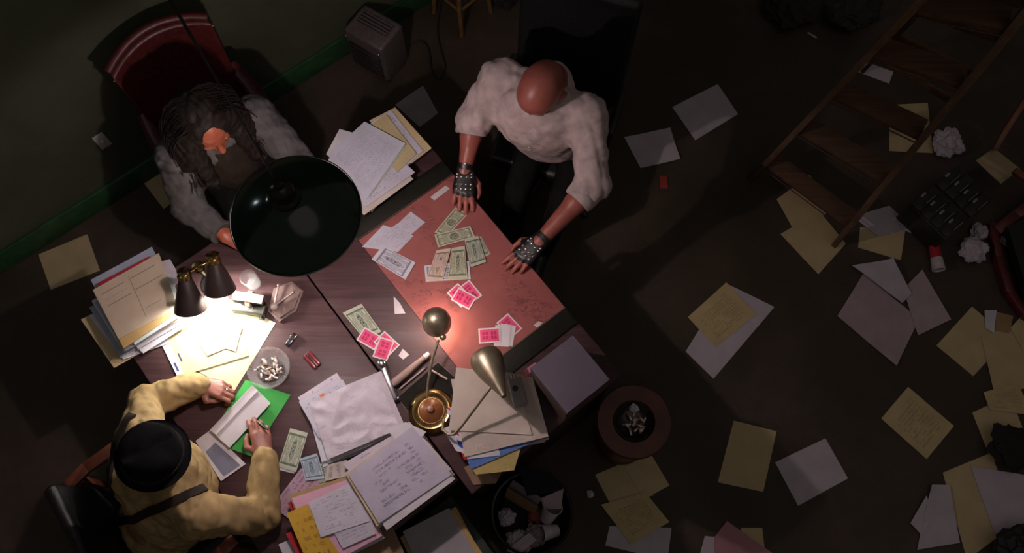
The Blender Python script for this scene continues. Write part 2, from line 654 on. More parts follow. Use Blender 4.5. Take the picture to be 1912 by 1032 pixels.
    def march(s, p, d, far=6.0):
        """first surface point from p along d"""
        p, d = Vector(p), Vector(d).normalized()
        t = 0
        while t < far:
            q = p + d * t
            f = s.at(q)
            if f <= 0:
                return q
            t += max(0.0015, min(f, 0.02) * 0.7) if f < 0.5 else 0.01
        return None
    def cast(s, px, py):
        return s.march(Vector((0, 0, CH)) + RAY(px, py) * 2.0, RAY(px, py))
    def grad(s, p):
        e = s.h
        return Vector([s.at(Vector(p) + Vector([e * (j == i) for j in range(3)])) - s.at(Vector(p) - Vector([e * (j == i) for j in range(3)])) for i in range(3)]).normalized()
    def mesh(s, name, mat, parent=None, origin=None):
        F = s.F
        F[0], F[-1], F[:, 0], F[:, -1], F[:, :, 0], F[:, :, -1] = 1, 1, 1, 1, 1, 1
        S = F < 0
        cnt = np.zeros(tuple(s.n - 1), dtype=np.uint8)
        offs = [(i, j, k) for i in (0, 1) for j in (0, 1) for k in (0, 1)]
        for (i, j, k) in offs:
            cnt += S[i:s.n[0] - 1 + i, j:s.n[1] - 1 + j, k:s.n[2] - 1 + k]
        act = (cnt > 0) & (cnt < 8)
        idx = np.argwhere(act)
        ids = np.full(act.shape, -1, dtype=np.int32)
        ids[act] = np.arange(len(idx))
        vals = {o: F[idx[:, 0] + o[0], idx[:, 1] + o[1], idx[:, 2] + o[2]].astype(np.float64) for o in offs}
        acc = np.zeros((len(idx), 3))
        num = np.zeros(len(idx))
        for a in offs:
            for d in range(3):
                if a[d]:
                    continue
                b = tuple(a[i] + (i == d) for i in range(3))
                va, vb = vals[a], vals[b]
                m = (va < 0) != (vb < 0)
                t = np.where(m, va / np.where(m, va - vb, 1), 0)
                for i in range(3):
                    acc[:, i] += np.where(m, a[i] + (t if i == d else 0), 0)
                num += m
        V = s.o + s.h * (idx + acc / num[:, None])
        quads = []
        for d in range(3):
            e = [0, 0, 0]
            e[d] = 1
            A = S[:s.n[0] - e[0], :s.n[1] - e[1], :s.n[2] - e[2]]
            B = S[e[0]:, e[1]:, e[2]:]
            q = np.argwhere(A != B)
            o1, o2 = (d + 1) % 3, (d + 2) % 3
            q = q[(q[:, o1] > 0) & (q[:, o2] > 0) & (q[:, o1] < s.n[o1] - 1) & (q[:, o2] < s.n[o2] - 1)]
            ins = A[q[:, 0], q[:, 1], q[:, 2]]
            def cell(x, y):
                r = q.copy()
                r[:, o1] -= x
                r[:, o2] -= y
                return ids[r[:, 0], r[:, 1], r[:, 2]]
            Q = np.stack([cell(1, 1), cell(0, 1), cell(0, 0), cell(1, 0)], 1)
            Q[~ins] = Q[~ins][:, ::-1]
            quads.append(Q)
        Q = np.concatenate(quads)
        Q = Q[(Q >= 0).all(1)]
        org = np.array(wloc(parent)) if parent is not None else np.array(origin if origin is not None else (V[:, 0].mean(), V[:, 1].mean(), V[:, 2].min()))
        me = bpy.data.meshes.new(name)
        me.vertices.add(len(V))
        me.vertices.foreach_set('co', (V - org).astype(np.float32).ravel())
        me.loops.add(len(Q) * 4)
        me.loops.foreach_set('vertex_index', Q.astype(np.int32).ravel())
        me.polygons.add(len(Q))
        me.polygons.foreach_set('loop_start', np.arange(0, len(Q) * 4, 4, dtype=np.int32))
        me.polygons.foreach_set('loop_total', np.full(len(Q), 4, dtype=np.int32))
        me.update(calc_edges=True)
        me.validate()
        me.materials.append(mat)
        me.shade_smooth()
        o = bpy.data.objects.new(name, me)
        o.location = (0, 0, 0) if parent is not None else tuple(org)
        COL.objects.link(o)
        if parent is not None:
            o.parent = parent
        return o
# ================================================================== the room
Z3 = Vector((0, 0, 1))
def mat_floor():
    t = NT('stained_concrete')
    p = t.geo()
    n1 = t.ramp(t.noise(p, 0.9, 6, 0.6, 0.6), 0.35, 0.7)
    n2 = t.ramp(t.noise(p, 5.0, 6, 0.65), 0.35, 0.7)
    c = t.mix(n1, (0.042, 0.030, 0.017), (0.090, 0.066, 0.052))
    c = t.mix(t.math('MULTIPLY', n2, 0.45), c, (0.034, 0.030, 0.017))
    sp = t.math('GREATER_THAN', t.noise(p, 70.0, 2), 0.76)
    c = t.mix(t.math('MULTIPLY', sp, 0.5), c, (0.13, 0.11, 0.08))
    t.bump(t.noise(p, 40.0, 6, 0.65), 0.25, 0.01)
    return t.done(c, 0.62, 0, 0.3)

def mat_wall():
    t = NT('olive_plaster')
    p = t.geo()
    n1 = t.ramp(t.noise(p, 2.2, 6, 0.6, 0.5), 0.3, 0.72)
    c = t.mix(n1, (0.060, 0.069, 0.040), (0.086, 0.094, 0.062))
    sp = t.ramp(t.noise(p, 26.0, 5, 0.7), 0.5, 0.8)
    c = t.mix(t.math('MULTIPLY', sp, 0.35), c, (0.055, 0.064, 0.034))
    t.bump(t.noise(p, 60.0, 6, 0.65), 0.2, 0.006)
    return t.done(c, 0.7, 0, 0.25)

tag(MB().box((0, 1.2, -0.05), (5.5, 5.0, 0.05)).build('floor', mat_floor(), None, False), None, None, None, 'structure')
WA = W(0, 514, 0)
WDIR = Vector((math.cos(math.radians(37.9)), math.sin(math.radians(37.9)), 0))
WN = Vector((WDIR.y, -WDIR.x, 0))
wc = WA + WDIR * 1.4 - WN * 0.065
tag(MB().box((wc.x, wc.y, 2.1), (3.8, 0.045, 2.1), (WDIR, -WN, Z3)).build('wall_back', mat_wall(), None, False), None, None, None, 'structure')
bc = WA + WDIR * 1.4 - WN * 0.010
tag(MB().box((bc.x, bc.y, 0.0765), (3.8, 0.0095, 0.0755), (WDIR, -WN, Z3), 0.004).build('baseboard_back', plain('green_paint', (0.022, 0.082, 0.028), 0.5, 0, 0.35, 12), None), None, None, None, 'structure')
# switch plate on the wall
def wall_point(px, py, off):
    r = RAY(px, py)
    o = Vector((0, 0, CH))
    p0 = WA - WN * 0.02 + WN * off
    t = (p0 - o).dot(WN) / r.dot(WN)
    return o + r * t
pc0 = wall_point(190, 262, 0.0)
sw = thing('switch_plate', 'small pale switch plate on the green wall left of the oxblood armchair', 'switch plate', pc0)
MB().box(pc0 + WN * 0.004, (0.028, 0.004, 0.055), (WDIR, -WN, Z3), 0.003).build('plate', plain('ivory_plastic', (0.55, 0.5, 0.52), 0.5), sw)
MB().box(pc0 + WN * 0.012, (0.005, 0.007, 0.010), (WDIR, -WN, Z3), 0.002).build('toggle', plain('ivory_plastic', (0.5, 0.47, 0.48), 0.5), sw)

# ================================================================== desks
def mat_wood(name, c0, c1, rot, rough=0.42):
    t = NT(name)
    p = t.geo(rot, (1.2, 22, 8))
    n1 = t.ramp(t.noise(p, 1.6, 6, 0.62, 0.8), 0.3, 0.72)
    c = t.mix(n1, c0, c1)
    p2 = t.geo(rot, (2.5, 90, 30))
    n2 = t.ramp(t.noise(p2, 2.0, 4, 0.6), 0.42, 0.62)
    c = t.mix(t.math('MULTIPLY', n2, 0.35), c, mul(c0, 0.55))
    t.bump(t.noise(p2, 2.0, 4), 0.06, 0.003)
    return t.done(c, t.ramp(n1, 0, 1, rough - 0.05, rough + 0.12), 0, 0.22)
WOODD = mat_wood('dark_walnut', (0.043, 0.020, 0.022), (0.092, 0.051, 0.053), -DA)
WOODP = plain('walnut_side', (0.045, 0.022, 0.018), 0.45, 0, 0.35, 16)
U0, U1 = -0.38, 1.14
def desk(label, v0, v1, sit, U1=1.14):
    """sit: +1 drawers on the v1 side, -1 on the v0 side"""
    vm = (v0 + v1) / 2
    d = thing('office_desk', label, 'desk', D((U0 + U1) / 2, vm, 0), 'pair of desks pushed together')
    AX = (DU, DV, Z3)
    MB().box(D((U0 + U1) / 2, vm, DZ - 0.0175), ((U1 - U0) / 2, (v1 - v0) / 2, 0.0175), AX, 0.004).build('desk_top', WOODD, d)
    for pu in (U0 + 0.235, U1 - 0.235):
        MB().box(D(pu, vm, 0.365), (0.215, (v1 - v0) / 2 - 0.03, 0.345), AX, 0.004).build('pedestal', WOODP, d)
        vf = vm + sit * ((v1 - v0) / 2 - 0.03)
        for k, (za, zb) in enumerate(((0.06, 0.29), (0.30, 0.50), (0.51, 0.69))):
            dr = MB().box(D(pu, vf + sit * 0.008, (za + zb) / 2), (0.2, 0.008, (zb - za) / 2), AX, 0.003).build('drawer', WOODP, d)
            MB().tube([D(pu - 0.05, vf + sit * 0.016, (za + zb) / 2), D(pu - 0.05, vf + sit * 0.035, (za + zb) / 2),
                       D(pu + 0.05, vf + sit * 0.035, (za + zb) / 2), D(pu + 0.05, vf + sit * 0.016, (za + zb) / 2)], 0.005, 6).build('handle', BRASS, dr)
    MB().box(D((U0 + U1) / 2, vm - sit * ((v1 - v0) / 2 - 0.05), 0.45), ((U1 - U0) / 2 - 0.45, 0.01, 0.26), AX).build('modesty_panel', WOODP, d, False)
    return d
desk('dark walnut desk at which the man in the black hat works', -0.757, -0.003, -1, 1.065)
desk('dark walnut desk carrying the red blotter, in front of the bald man', 0.003, 0.770, 1)

# desk pad: red blotter sheet with black leather end panels
PADM = plain('pad_leather', (0.011, 0.011, 0.008), 0.6, 0, 0.3, 60, 0.2, 250, 0.15)
def mat_blotter():
    t = NT('red_blotter')
    p = t.geo(-DA)
    n1 = t.ramp(t.noise(p, 6.0, 5, 0.6), 0.3, 0.7)
    c = t.mix(n1, (0.245, 0.070, 0.066), (0.310, 0.095, 0.085))
    p2 = t.geo(-DA - 0.5, (14, 30, 1))
    ink = t.math('LESS_THAN', t.math('ABSOLUTE', t.math('SUBTRACT', t.noise(p2, 0.9, 3, 0.6, 1.0), 0.5)), 0.022)
    zone = t.ramp(t.noise(p, 4.5, 2), 0.54, 0.62)
    c = t.mix(t.math('MULTIPLY', t.math('MULTIPLY', ink, zone), 0.55), c, (0.06, 0.02, 0.03))
    return t.done(c, 0.6, 0, 0.3)
pad = thing('desk_pad', 'red blotter desk pad with black leather end panels', 'desk pad', D(0.3875, 0.512, DZ))
AXD = (DU, DV, Z3)
MB().box(D(0.3875, 0.512, DZ + 0.0022), (0.474, 0.2535, 0.0020), AXD, 0.001).build('backing_board', PADM, pad)
MB().box(D(0.3875, 0.512, DZ + 0.0049), (0.392, 0.2525, 0.0006), AXD).build('blotter_sheet', mat_blotter(), pad, False)
for uu in (-0.0425, 0.8175):
    e = MB().box(D(uu, 0.512, DZ + 0.0065), (0.0425, 0.2545, 0.0022), AXD, 0.0015).build('end_panel', PADM, pad)
    e['label'] = 'black leather end panel'
    s = 1 if uu < 0.3 else -1
    MB().box(D(uu + s * 0.0395, 0.512, DZ + 0.0090), (0.0012, 0.254, 0.0005), AXD).build('edge_line', plain('gilt_line', (0.25, 0.16, 0.10), 0.4, 0.6), e, False)
for px in ([(803, 368), (832, 346), (840, 352), (811, 374)], [(996, 607), (1006, 599), (1013, 603), (1003, 611)]):
    sheet('tape_label', None, None, px, DZ + 0.0056, paper('tape_white', (0.62, 0.56, 0.56)), 0.0005, 0, 3, parent=pad)

# file cabinet at the end of the near desk
CABM = plain('dark_green_steel', (0.020, 0.032, 0.024), 0.45, 0.2, 0.3, 20)
cab = thing('file_cabinet', 'low dark green steel cabinet at the end of the near desk, under tan folders', 'cabinet', D(1.345, -0.30, 0))
vR = (W(889, 992, 0.6) - DO).dot(DV)
CV0, CV1 = vR - 0.48, vR
MB().box(D(1.345, (CV0 + CV1) / 2, 0.285), (0.265, (CV1 - CV0) / 2, 0.275), AXD, 0.006).build('body', CABM, cab)
MB().box(D(1.345, (CV0 + CV1) / 2, 0.575), (0.272, (CV1 - CV0) / 2 + 0.006, 0.014), AXD, 0.006).build('cabinet_top', CABM, cab)
for za, zb in ((0.03, 0.28), (0.30, 0.54)):
    dr = MB().box(D(1.618, (CV0 + CV1) / 2, (za + zb) / 2), (0.010, (CV1 - CV0) / 2 - 0.02, (zb - za) / 2), AXD, 0.004).build('drawer', CABM, cab)
    MB().tube([D(1.628, (CV0 + CV1) / 2 - 0.06, (za + zb) / 2), D(1.65, (CV0 + CV1) / 2 - 0.06, (za + zb) / 2), D(1.65, (CV0 + CV1) / 2 + 0.06, (za + zb) / 2), D(1.628, (CV0 + CV1) / 2 + 0.06, (za + zb) / 2)], 0.005, 6).build('handle', STEEL, dr)

# ================================================================== lamps
def point(name, loc, power, col, rad, parent):
    l = bpy.data.lights.new(name, 'POINT')
    l.energy = power
    l.color = col
    l.shadow_soft_size = rad
    o = bpy.data.objects.new(name, l)
    o.location = Vector(loc) - wloc(parent)
    o.parent = parent
    COL.objects.link(o)
    return o

pz = 1.74
pcn = W(552, 400, pz)
pen = thing('pendant_lamp', 'dark green enamel pendant lamp hanging on a black cord over the desks', 'pendant lamp', pcn)
GREEN = plain('green_enamel', (0.008, 0.026, 0.017), 0.16, 0, 0.15, 20, 0, 200, 0.6)
prof = [(0.034, 0.150), (0.040, 0.122), (0.065, 0.112), (0.100, 0.094), (0.135, 0.068), (0.165, 0.040), (0.188, 0.012), (0.199, 0.0), (0.2005, -0.004)]
inn = [(0.198, -0.004), (0.185, 0.010), (0.160, 0.037), (0.132, 0.066), (0.098, 0.091), (0.062, 0.109), (0.045, 0.118), (0.030, 0.145), (0.0, 0.148)]
m = MB().lathe(prof[::-1], pcn, (0, 0, 1), 64, 0)
m.lathe([(0.2005, -0.004), (0.198, -0.004)], pcn, (0, 0, 1), 64, 0)
m.lathe(inn[::-1], pcn, (0, 0, 1), 64, 1)
m.build('shade', [GREEN, plain('white_enamel', (0.75, 0.72, 0.68), 0.3)], pen, True, None, 60)
MB().lathe([(0.2005, -0.006), (0.2035, -0.003), (0.2035, 0.000), (0.2, 0.002)], pcn, (0, 0, 1), 64).build('rim', plain('rim_enamel', (0.05, 0.06, 0.05), 0.2), pen)
MB().lathe([(0.0, 0.215), (0.012, 0.214), (0.016, 0.20), (0.030, 0.192), (0.036, 0.180), (0.036, 0.145), (0.046, 0.135), (0.046, 0.118)], pcn, (0, 0, 1), 32).build('socket_cap', BLACKM, pen)
MB().tube([pcn + Vector((0, 0, z)) for z in (0.21, 0.6, 1.0, 1.6, 2.2, 2.9)], 0.0035, 8).build('cord', BLACKP, pen)
MB().ball(pcn + Vector((0, 0, 0.118)), (0.020, 0.020, 0.024), 2).build('bulb', emit('bulb_warm', (1, 0.75, 0.5), 6), pen)
point('pendant_light', pcn + Vector((0, 0, 0.084)), P_PEND, (1.0, 0.82, 0.82), 0.016, pen)

def cone_shade(parent, cap, mouth, rcap, rm, mats, extra=None):
    cap, mouth = Vector(cap), Vector(mouth)
    ax = (mouth - cap)
    L = ax.length
    p_out = [(0.0, 0.0), (rcap * 0.9, 0.0), (rcap, L * 0.04), (rm, L)]
    p_in = [(rm - 0.002, L), (rcap - 0.002, L * 0.06), (0.0, L * 0.06)]
    m = MB().lathe(p_out, cap, ax, 40, 0).lathe(p_in, cap, ax, 40, 1).lathe([(rm, L), (rm - 0.002, L)], cap, ax, 40, 0)
    return m.build('shade', mats, parent, True, None, 50)

dl_base = W(402, 530, DZ)
dl = thing('double_cone_lamp', 'two-headed desk lamp with black cone shades and brass caps', 'desk lamp', dl_base)
MB().lathe([(0.0, 0.016), (0.03, 0.014), (0.055, 0.010), (0.06, 0.004), (0.06, 0.0)], dl_base, (0, 0, 1), 32).build('base', BLACKM, dl)
hubp = dl_base + Vector((0, 0, 0.20))
MB().tube([dl_base + Vector((0, 0, 0.01)), hubp], 0.008, 12).build('stem', BLACKM, dl)
MB().lathe([(0.0, 0.03), (0.016, 0.028), (0.022, 0.02), (0.018, 0.006), (0.024, 0.0), (0.0, -0.005)], hubp, (0, 0, 1), 24).build('finial', BRASS, dl)
WHITEIN = plain('white_enamel', (0.75, 0.72, 0.68), 0.3)
BROWNBLK = plain('brown_black_enamel', (0.020, 0.013, 0.012), 0.35, 0, 0.2)
for capx, capy, mx, my, kp in ((345, 518, 356, 577, 0.45), (399, 487, 411, 541, 1.1)):
    a = W(capx, capy, 1.01)
    b = W(mx, my, 0.905)
    dirn = (b - a).normalized()
    MB().tube([hubp + Vector((0, 0, 0.012)), (hubp + a) / 2 + Vector((0, 0, 0.02)), a - dirn * 0.01], 0.006, 10).build('arm', BRASS, dl)
    sh = cone_shade(dl, a, b, 0.026, 0.064, [BROWNBLK, WHITEIN])
    MB().lathe([(0.0, -0.036), (0.018, -0.036), (0.026, -0.030), (0.026, -0.020), (0.022, -0.016), (0.028, -0.010), (0.028, 0.004), (0.024, 0.008)], a, dirn, 28).build('cap', BRASS, sh)
    bulb = a + dirn * 0.07
    MB().ball(bulb, 0.02, 2).build('bulb', emit('bulb_white', (1, 0.95, 0.9), 8), sh)
    lp = point('cone_light', bulb + dirn * 0.045, P_CONE * kp, (1.0, 0.95, 0.88), 0.018, dl)

# brass lamp with two heads on the far desk
bb = W(806, 768, DZ + 0.0034)
br = thing('brass_lamp', 'brass desk lamp with a round head over the red blotter and a teardrop head', 'desk lamp', bb)
MB().lathe([(0.0, 0.020), (0.052, 0.020), (0.060, 0.028), (0.074, 0.030), (0.088, 0.020), (0.093, 0.008), (0.092, 0.0)], bb, (0, 0, 1), 48).build('base', BRASS, br)
MB().lathe([(0.0, 0.062), (0.012, 0.060), (0.016, 0.045), (0.032, 0.036), (0.046, 0.028), (0.050, 0.020)], bb, (0, 0, 1), 32).build('wooden_knob', plain('amber_wood', (0.22, 0.075, 0.03), 0.35), br)
# round head
gh = W(815, 600, 0.868)
gt = W(819, 634, 0.862)
a0 = W(797, 742, DZ + 0.025)
MB().tube([a0, W(800, 708, 0.800), W(808, 668, 0.838), gt], 0.0055, 10).build('arm', DULLBRASS, br)
sh = MB().lathe([(0.0, 0.060), (0.020, 0.057), (0.040, 0.044), (0.053, 0.024), (0.0585, 0.0), (0.058, -0.022), (0.056, -0.030)], gh, (0.0, 0.12, 1), 40, 0)
sh.lathe([(0.0, 0.056), (0.037, 0.041), (0.051, 0.022), (0.0560, 0.0), (0.056, -0.030)][::-1], gh, (0.0, 0.12, 1), 40, 1)
shg = sh.build('round_shade', [DULLBRASS, WHITEIN], br, True, None, 60)
MB().ball(W(827, 629, 0.866), (0.014, 0.014, 0.012), 2).build('switch_knob', DULLBRASS, shg)
MB().ball(gh + Vector((0, 0, 0.012)), 0.018, 2).build('bulb', emit('bulb_warm2', (1, 0.75, 0.5), 6), shg)
point('round_head_light', gh + Vector((0, 0, -0.024)), P_BRASS, (1.0, 0.74, 0.58), 0.012, br)
# teardrop head
ta = W(941, 740, 1.03)
tm = W(905, 664, 0.965)
MB().tube([bb + Vector((0.05, -0.035, 0.022)), W(826, 802, 0.835), W(838, 811, 0.866), W(848, 811, 0.880), W(862, 795, 0.895), W(917, 722, 1.0), W(922, 712, 1.005)], 0.0055, 10).build('arm', DULLBRASS, br)
axd = tm - ta
L = axd.length
pr = [(0.0, 0.0), (0.010, 0.0), (0.013, L * 0.06), (0.029, L * 0.28), (0.050, L * 0.56), (0.062, L * 0.80), (0.063, L * 0.93), (0.058, L)]
prn = [(0.056, L), (0.061, L * 0.93), (0.048, L * 0.56), (0.026, L * 0.28), (0.0, L * 0.2)]
sht = MB().lathe(pr, ta, axd, 40, 0).lathe(prn, ta, axd, 40, 1).build('teardrop_shade', [DULLBRASS, WHITEIN], br, True, None, 60)
dn = axd.normalized()
for k in range(9):
    an = -1.2 + k * 0.3
    e1 = dn.orthogonal().normalized()
    e2 = dn.cross(e1)
    MB().ball(ta + dn * L * 0.98 + (e1 * math.cos(an) + e2 * math.sin(an)) * 0.056, 0.0035, 1).build('rim_bead', DULLBRASS, sht)
MB().ball(ta + axd * 0.62, 0.018, 2).build('bulb', emit('bulb_dim', (1, 0.75, 0.5), 1), sht)

# ================================================================== chairs
def fvec(az_from, az_to):
    v = (Vector(az_to) - Vector(az_from))
    v.z = 0
    return v.normalized()

# black high-backed chair of the bald man
c1 = thing('office_chair', 'black leather high-backed office chair behind the bald man', 'chair', (0.2, 2.08, 0))
wd1 = Vector((0.948, -0.317, 0))
fw1 = Vector((-0.317, -0.948, 0))
bcn = Vector((0.288, 2.35, 0))
lean = (Z3 - fw1 * 0.10).normalized()
MB().box(bcn + Vector((0, 0, 0.80)) , (0.268, 0.035, 0.36), (wd1, -fw1, lean), 0.03, 4).build('backrest', BLEATH, c1)
sc1 = bcn + fw1 * 0.30
MB().box(sc1 + Vector((0, 0, 0.44)), (0.25, 0.24, 0.045), (wd1, -fw1, Z3), 0.035, 4).build('seat', BLEATH, c1)
for s in (-1, 1):
    arm = [bcn + wd1 * s * 0.27 + fw1 * 0.05 + Vector((0, 0, 0.63)), bcn + wd1 * s * 0.28 + fw1 * 0.18 + Vector((0, 0, 0.64)), bcn + wd1 * s * 0.28 + fw1 * 0.30 + Vector((0, 0, 0.63)), bcn + wd1 * s * 0.27 + fw1 * 0.32 + Vector((0, 0, 0.42))]
    MB().tube(arm, [0.02, 0.022, 0.02, 0.014], 10).build('armrest', BLACKP, c1)
MB().tube([sc1 + Vector((0, 0, 0.40)), sc1 + Vector((0, 0, 0.10))], 0.028, 14).build('column', BLACKM, c1)
for k in range(5):
    a = k * 2 * math.pi / 5 + 0.35
    e = Vector((math.cos(a), math.sin(a), 0))
    lg = MB().tube([sc1 + Vector((0, 0, 0.13)), sc1 + e * 0.14 + Vector((0, 0, 0.105)), sc1 + e * 0.30 + Vector((0, 0, 0.075))], [0.026, 0.022, 0.014], 10).build('leg', BLACKM, c1)
    MB().lathe([(0.0, -0.012), (0.022, -0.012), (0.026, 0), (0.022, 0.012), (0.0, 0.012)], sc1 + e * 0.30 + Vector((0, 0, 0.0265)), (-e.y, e.x, 0), 16).build('caster', BLACKP, lg)

# oxblood armchair of the long-haired person
pa, pb = W(203, 135, 1.02), W(386, 33, 1.02)
wd2 = (pb - pa)
half2 = wd2.length / 2
wd2.z = 0
wd2.normalize()
fw2 = Vector((wd2.y, -wd2.x, 0))
mid2 = (pa + pb) / 2
mid2.z = 0
c2 = thing('leather_armchair', 'oxblood leather armchair with curved back against the green wall', 'armchair', mid2 + fw2 * 0.3)
# curved back: prism along an arc, leaning back
m = MB()
nseg = 14
rows = 8
def backpt(i, k, front):
    t = i / nseg * 2 - 1
    zz = 0.40 + (1.06 - 0.40) * k / rows
    bulge = 0.075 * (1 - t * t)
    topr = 0.03 * (1 - t * t) if k == rows else 0
    off = -bulge + 0.10 * (1 - k / rows) + (0.075 if front else 0.0)
    wdt = half2 * (0.86 + 0.14 * k / rows)
    p = mid2 + wd2 * (t * wdt) + fw2 * off
    return Vector((p.x, p.y, zz + topr))
vs = []
for front in (0, 1):
    for k in range(rows + 1):
        for i in range(nseg + 1):
            vs.append(backpt(i, k, front))
N1 = nseg + 1
NF = N1 * (rows + 1)
fs = []
for k in range(rows):
    for i in range(nseg):
        a = k * N1 + i
        fs.append([a, a + 1, a + N1 + 1, a + N1][::-1])
        fs.append([NF + a, NF + a + 1, NF + a + N1 + 1, NF + a + N1])
rim = [i for i in range(N1)] + [k * N1 + nseg for k in range(1, rows + 1)] + [rows * N1 + i for i in range(nseg - 1, -1, -1)] + [k * N1 for k in range(rows - 1, 0, -1)]
for q in range(len(rim)):
    a, b = rim[q], rim[(q + 1) % len(rim)]
    fs.append([a, b, NF + b, NF + a])
m.add(vs, fs)
bk = m.build('backrest', RLEATH, c2, True, None, 50)
bk.modifiers.new('soft', 'BEVEL').width = 0.012
bk.modifiers['soft'].segments = 3
MB().tube([backpt(i, rows, 0) + fw2 * 0.037 + Vector((0, 0, 0.004)) for i in range(nseg + 1)], 0.020, 10).build('top_roll', RLEATH, c2)
for sx in (0, nseg):
    MB().ball(backpt(sx, rows, 1) + Vector((0, 0, -0.015)), 0.006, 1).build('brass_nail', BRASS, bk)
MB().box(mid2 + fw2 * 0.36 + Vector((0, 0, 0.39)), (half2 * 0.84, 0.25, 0.06), (wd2, -fw2, Z3), 0.04, 4).build('seat', RLEATH, c2)
for s in (-1, 1):
    pts = [mid2 + wd2 * s * half2 * 0.96 + fw2 * 0.06 + Vector((0, 0, 0.74)), mid2 + wd2 * s * half2 * 1.03 + fw2 * 0.16 + Vector((0, 0, 0.70)),
           mid2 + wd2 * s * half2 * 1.06 + fw2 * 0.34 + Vector((0, 0, 0.66)), mid2 + wd2 * s * half2 * 1.05 + fw2 * 0.50 + Vector((0, 0, 0.63)), mid2 + wd2 * s * half2 * 1.03 + fw2 * 0.53 + Vector((0, 0, 0.58))]
    ar = MB().tube(pts, [0.030, 0.036, 0.040, 0.038, 0.03], 14).build('armrest', RLEATH, c2)
    MB().box(mid2 + wd2 * s * half2 * 1.0 + fw2 * 0.30 + Vector((0, 0, 0.47)), (0.022, 0.23, 0.17), (wd2, -fw2, Z3), 0.015, 3).build('side_panel', RLEATH, ar)
    for ff in (0.08, 0.56):
        MB().tube([mid2 + wd2 * s * half2 * 0.85 + fw2 * ff + Vector((0, 0, 0.33)), mid2 + wd2 * s * half2 * 0.88 + fw2 * ff], [0.026, 0.018], 12).build('leg', WOODR, c2)

# chair of the man in the hat: black leather back, wooden arms
bt0, bb0 = W(92, 914, 0.93), W(204, 908, 0.50)
w3 = Vector((0.58, -0.815, 0))
f3 = Vector((0.815, 0.58, 0))
c3 = thing('wooden_armchair', 'wooden armchair with black leather back under the man in the black hat', 'armchair', (bb0.x + 0.1, bb0.y - 0.1, 0))
up3 = (bt0 - bb0)
up3 = (up3 - w3 * up3.dot(w3)).normalized()
nrm3 = w3.cross(up3).normalized()
Lb = (bt0 - bb0).length
cb = (bt0 + bb0) / 2 + w3 * 0.25
MB().box(cb, (0.25, 0.022, Lb / 2), (w3, nrm3, up3), 0.018, 3).build('backrest', BLEATH, c3)
mp = MB()
mp.tube([cb - w3 * 0.235 + up3 * (Lb / 2 - 0.012) + nrm3 * 0.0, cb + w3 * 0.235 + up3 * (Lb / 2 - 0.012)], 0.024, 10)
mp.build('top_roll', BLEATH, c3)
seat3 = Vector((bb0.x, bb0.y, 0)) + w3 * 0.25 + f3 * 0.23
MB().box(seat3 + Vector((0, 0, 0.45)), (0.24, 0.24, 0.035), (w3, f3, Z3), 0.025, 3).build('seat', BLEATH, c3)
for s, wz in ((-1, 0.0), (1, 0.0)):
    base = Vector((bb0.x, bb0.y, 0)) + w3 * (0.25 + s * 0.275)
    pts = [base - f3 * 0.07 + Vector((0, 0, 0.70)), base + f3 * 0.02 + w3 * s * 0.02 + Vector((0, 0, 0.705)), base + f3 * 0.16 + w3 * s * 0.03 + Vector((0, 0, 0.70)), base + f3 * 0.30 + w3 * s * 0.015 + Vector((0, 0, 0.69)), base + f3 * 0.36 + Vector((0, 0, 0.68))]
    m = MB()
    for i in range(len(pts) - 1):
        m.box(**rail(pts[i], pts[i + 1] + (pts[i + 1] - pts[i]).normalized() * 0.006, 0.05, 0.024, bev=0.006))
    m.build('armrest', WOODR, c3)
    for ff, zt in ((0.32, 0.67), (-0.03, 0.69)):
        MB().box(**rail(base + f3 * ff - w3 * s * 0.0, base + f3 * ff + Vector((0, 0, zt)), 0.035, 0.035, up=f3, bev=0.005)).build('leg', WOODR, c3)
    MB().box(**rail(base + f3 * -0.03 + Vector((0, 0, 0.40)), base + f3 * 0.32 + Vector((0, 0, 0.40)), 0.025, 0.05, bev=0.004)).build('side_rail', WOODR, c3)
MB().box(**rail(Vector((bb0.x, bb0.y, 0.62)) - w3 * 0.02 - f3 * 0.06, Vector((bb0.x, bb0.y, 0.62)) + w3 * 0.52 - f3 * 0.06, 0.02, 0.05, bev=0.004)).build('back_rail', WOODR, c3)
# ================================================================== things on the near (left) desk
T = DZ + 0.0004
BILL = paper('bank_note', (0.50, 0.50, 0.36), (0.055, 0.085, 0.055), 'bill')
BILL2 = paper('bank_note_back', (0.47, 0.48, 0.38), (0.04, 0.085, 0.06), 'bill', seed=4)
BILLW = paper('bank_note_pale', (0.60, 0.60, 0.66), (0.14, 0.14, 0.20), 'bill', seed=2)
BILLR = paper('bank_note_warm', (0.60, 0.50, 0.42), (0.20, 0.12, 0.08), 'bill', seed=8)
CARD = paper('card_back', (0.70, 0.66, 0.68), (0.66, 0.045, 0.17), 'card', crump=0)
CARDF = paper('card_face', (0.68, 0.66, 0.70), (0.2, 0.05, 0.08), 'typed', 6, 0.25, 0.15, 0)
TYPED = paper('typed_paper', (0.60, 0.60, 0.70), (0.12, 0.12, 0.2), 'typed', 34, 0.55, 0.1, 0.1, amount=0.35)
SCRIPT = paper('handwritten_paper', (0.49, 0.46, 0.57), (0.04, 0.035, 0.12), 'script', 13, 0.45, 0.15, 0.25, amount=0.6)
SCRIPTY = paper('handwritten_yellow', (0.57, 0.46, 0.24), (0.09, 0.06, 0.03), 'script', 15, 0.5, 0.14, 0.2, amount=0.4)
FORM = paper('form_paper', (0.58, 0.56, 0.64), (0.10, 0.08, 0.2), 'form', 16, 0.4, 0.06, 0.1, amount=0.6)
FORMY = paper('form_yellow', (0.56, 0.34, 0.045), (0.12, 0.05, 0.01), 'typed', 9, 0.45, 0.08, 0.1, amount=0.7)
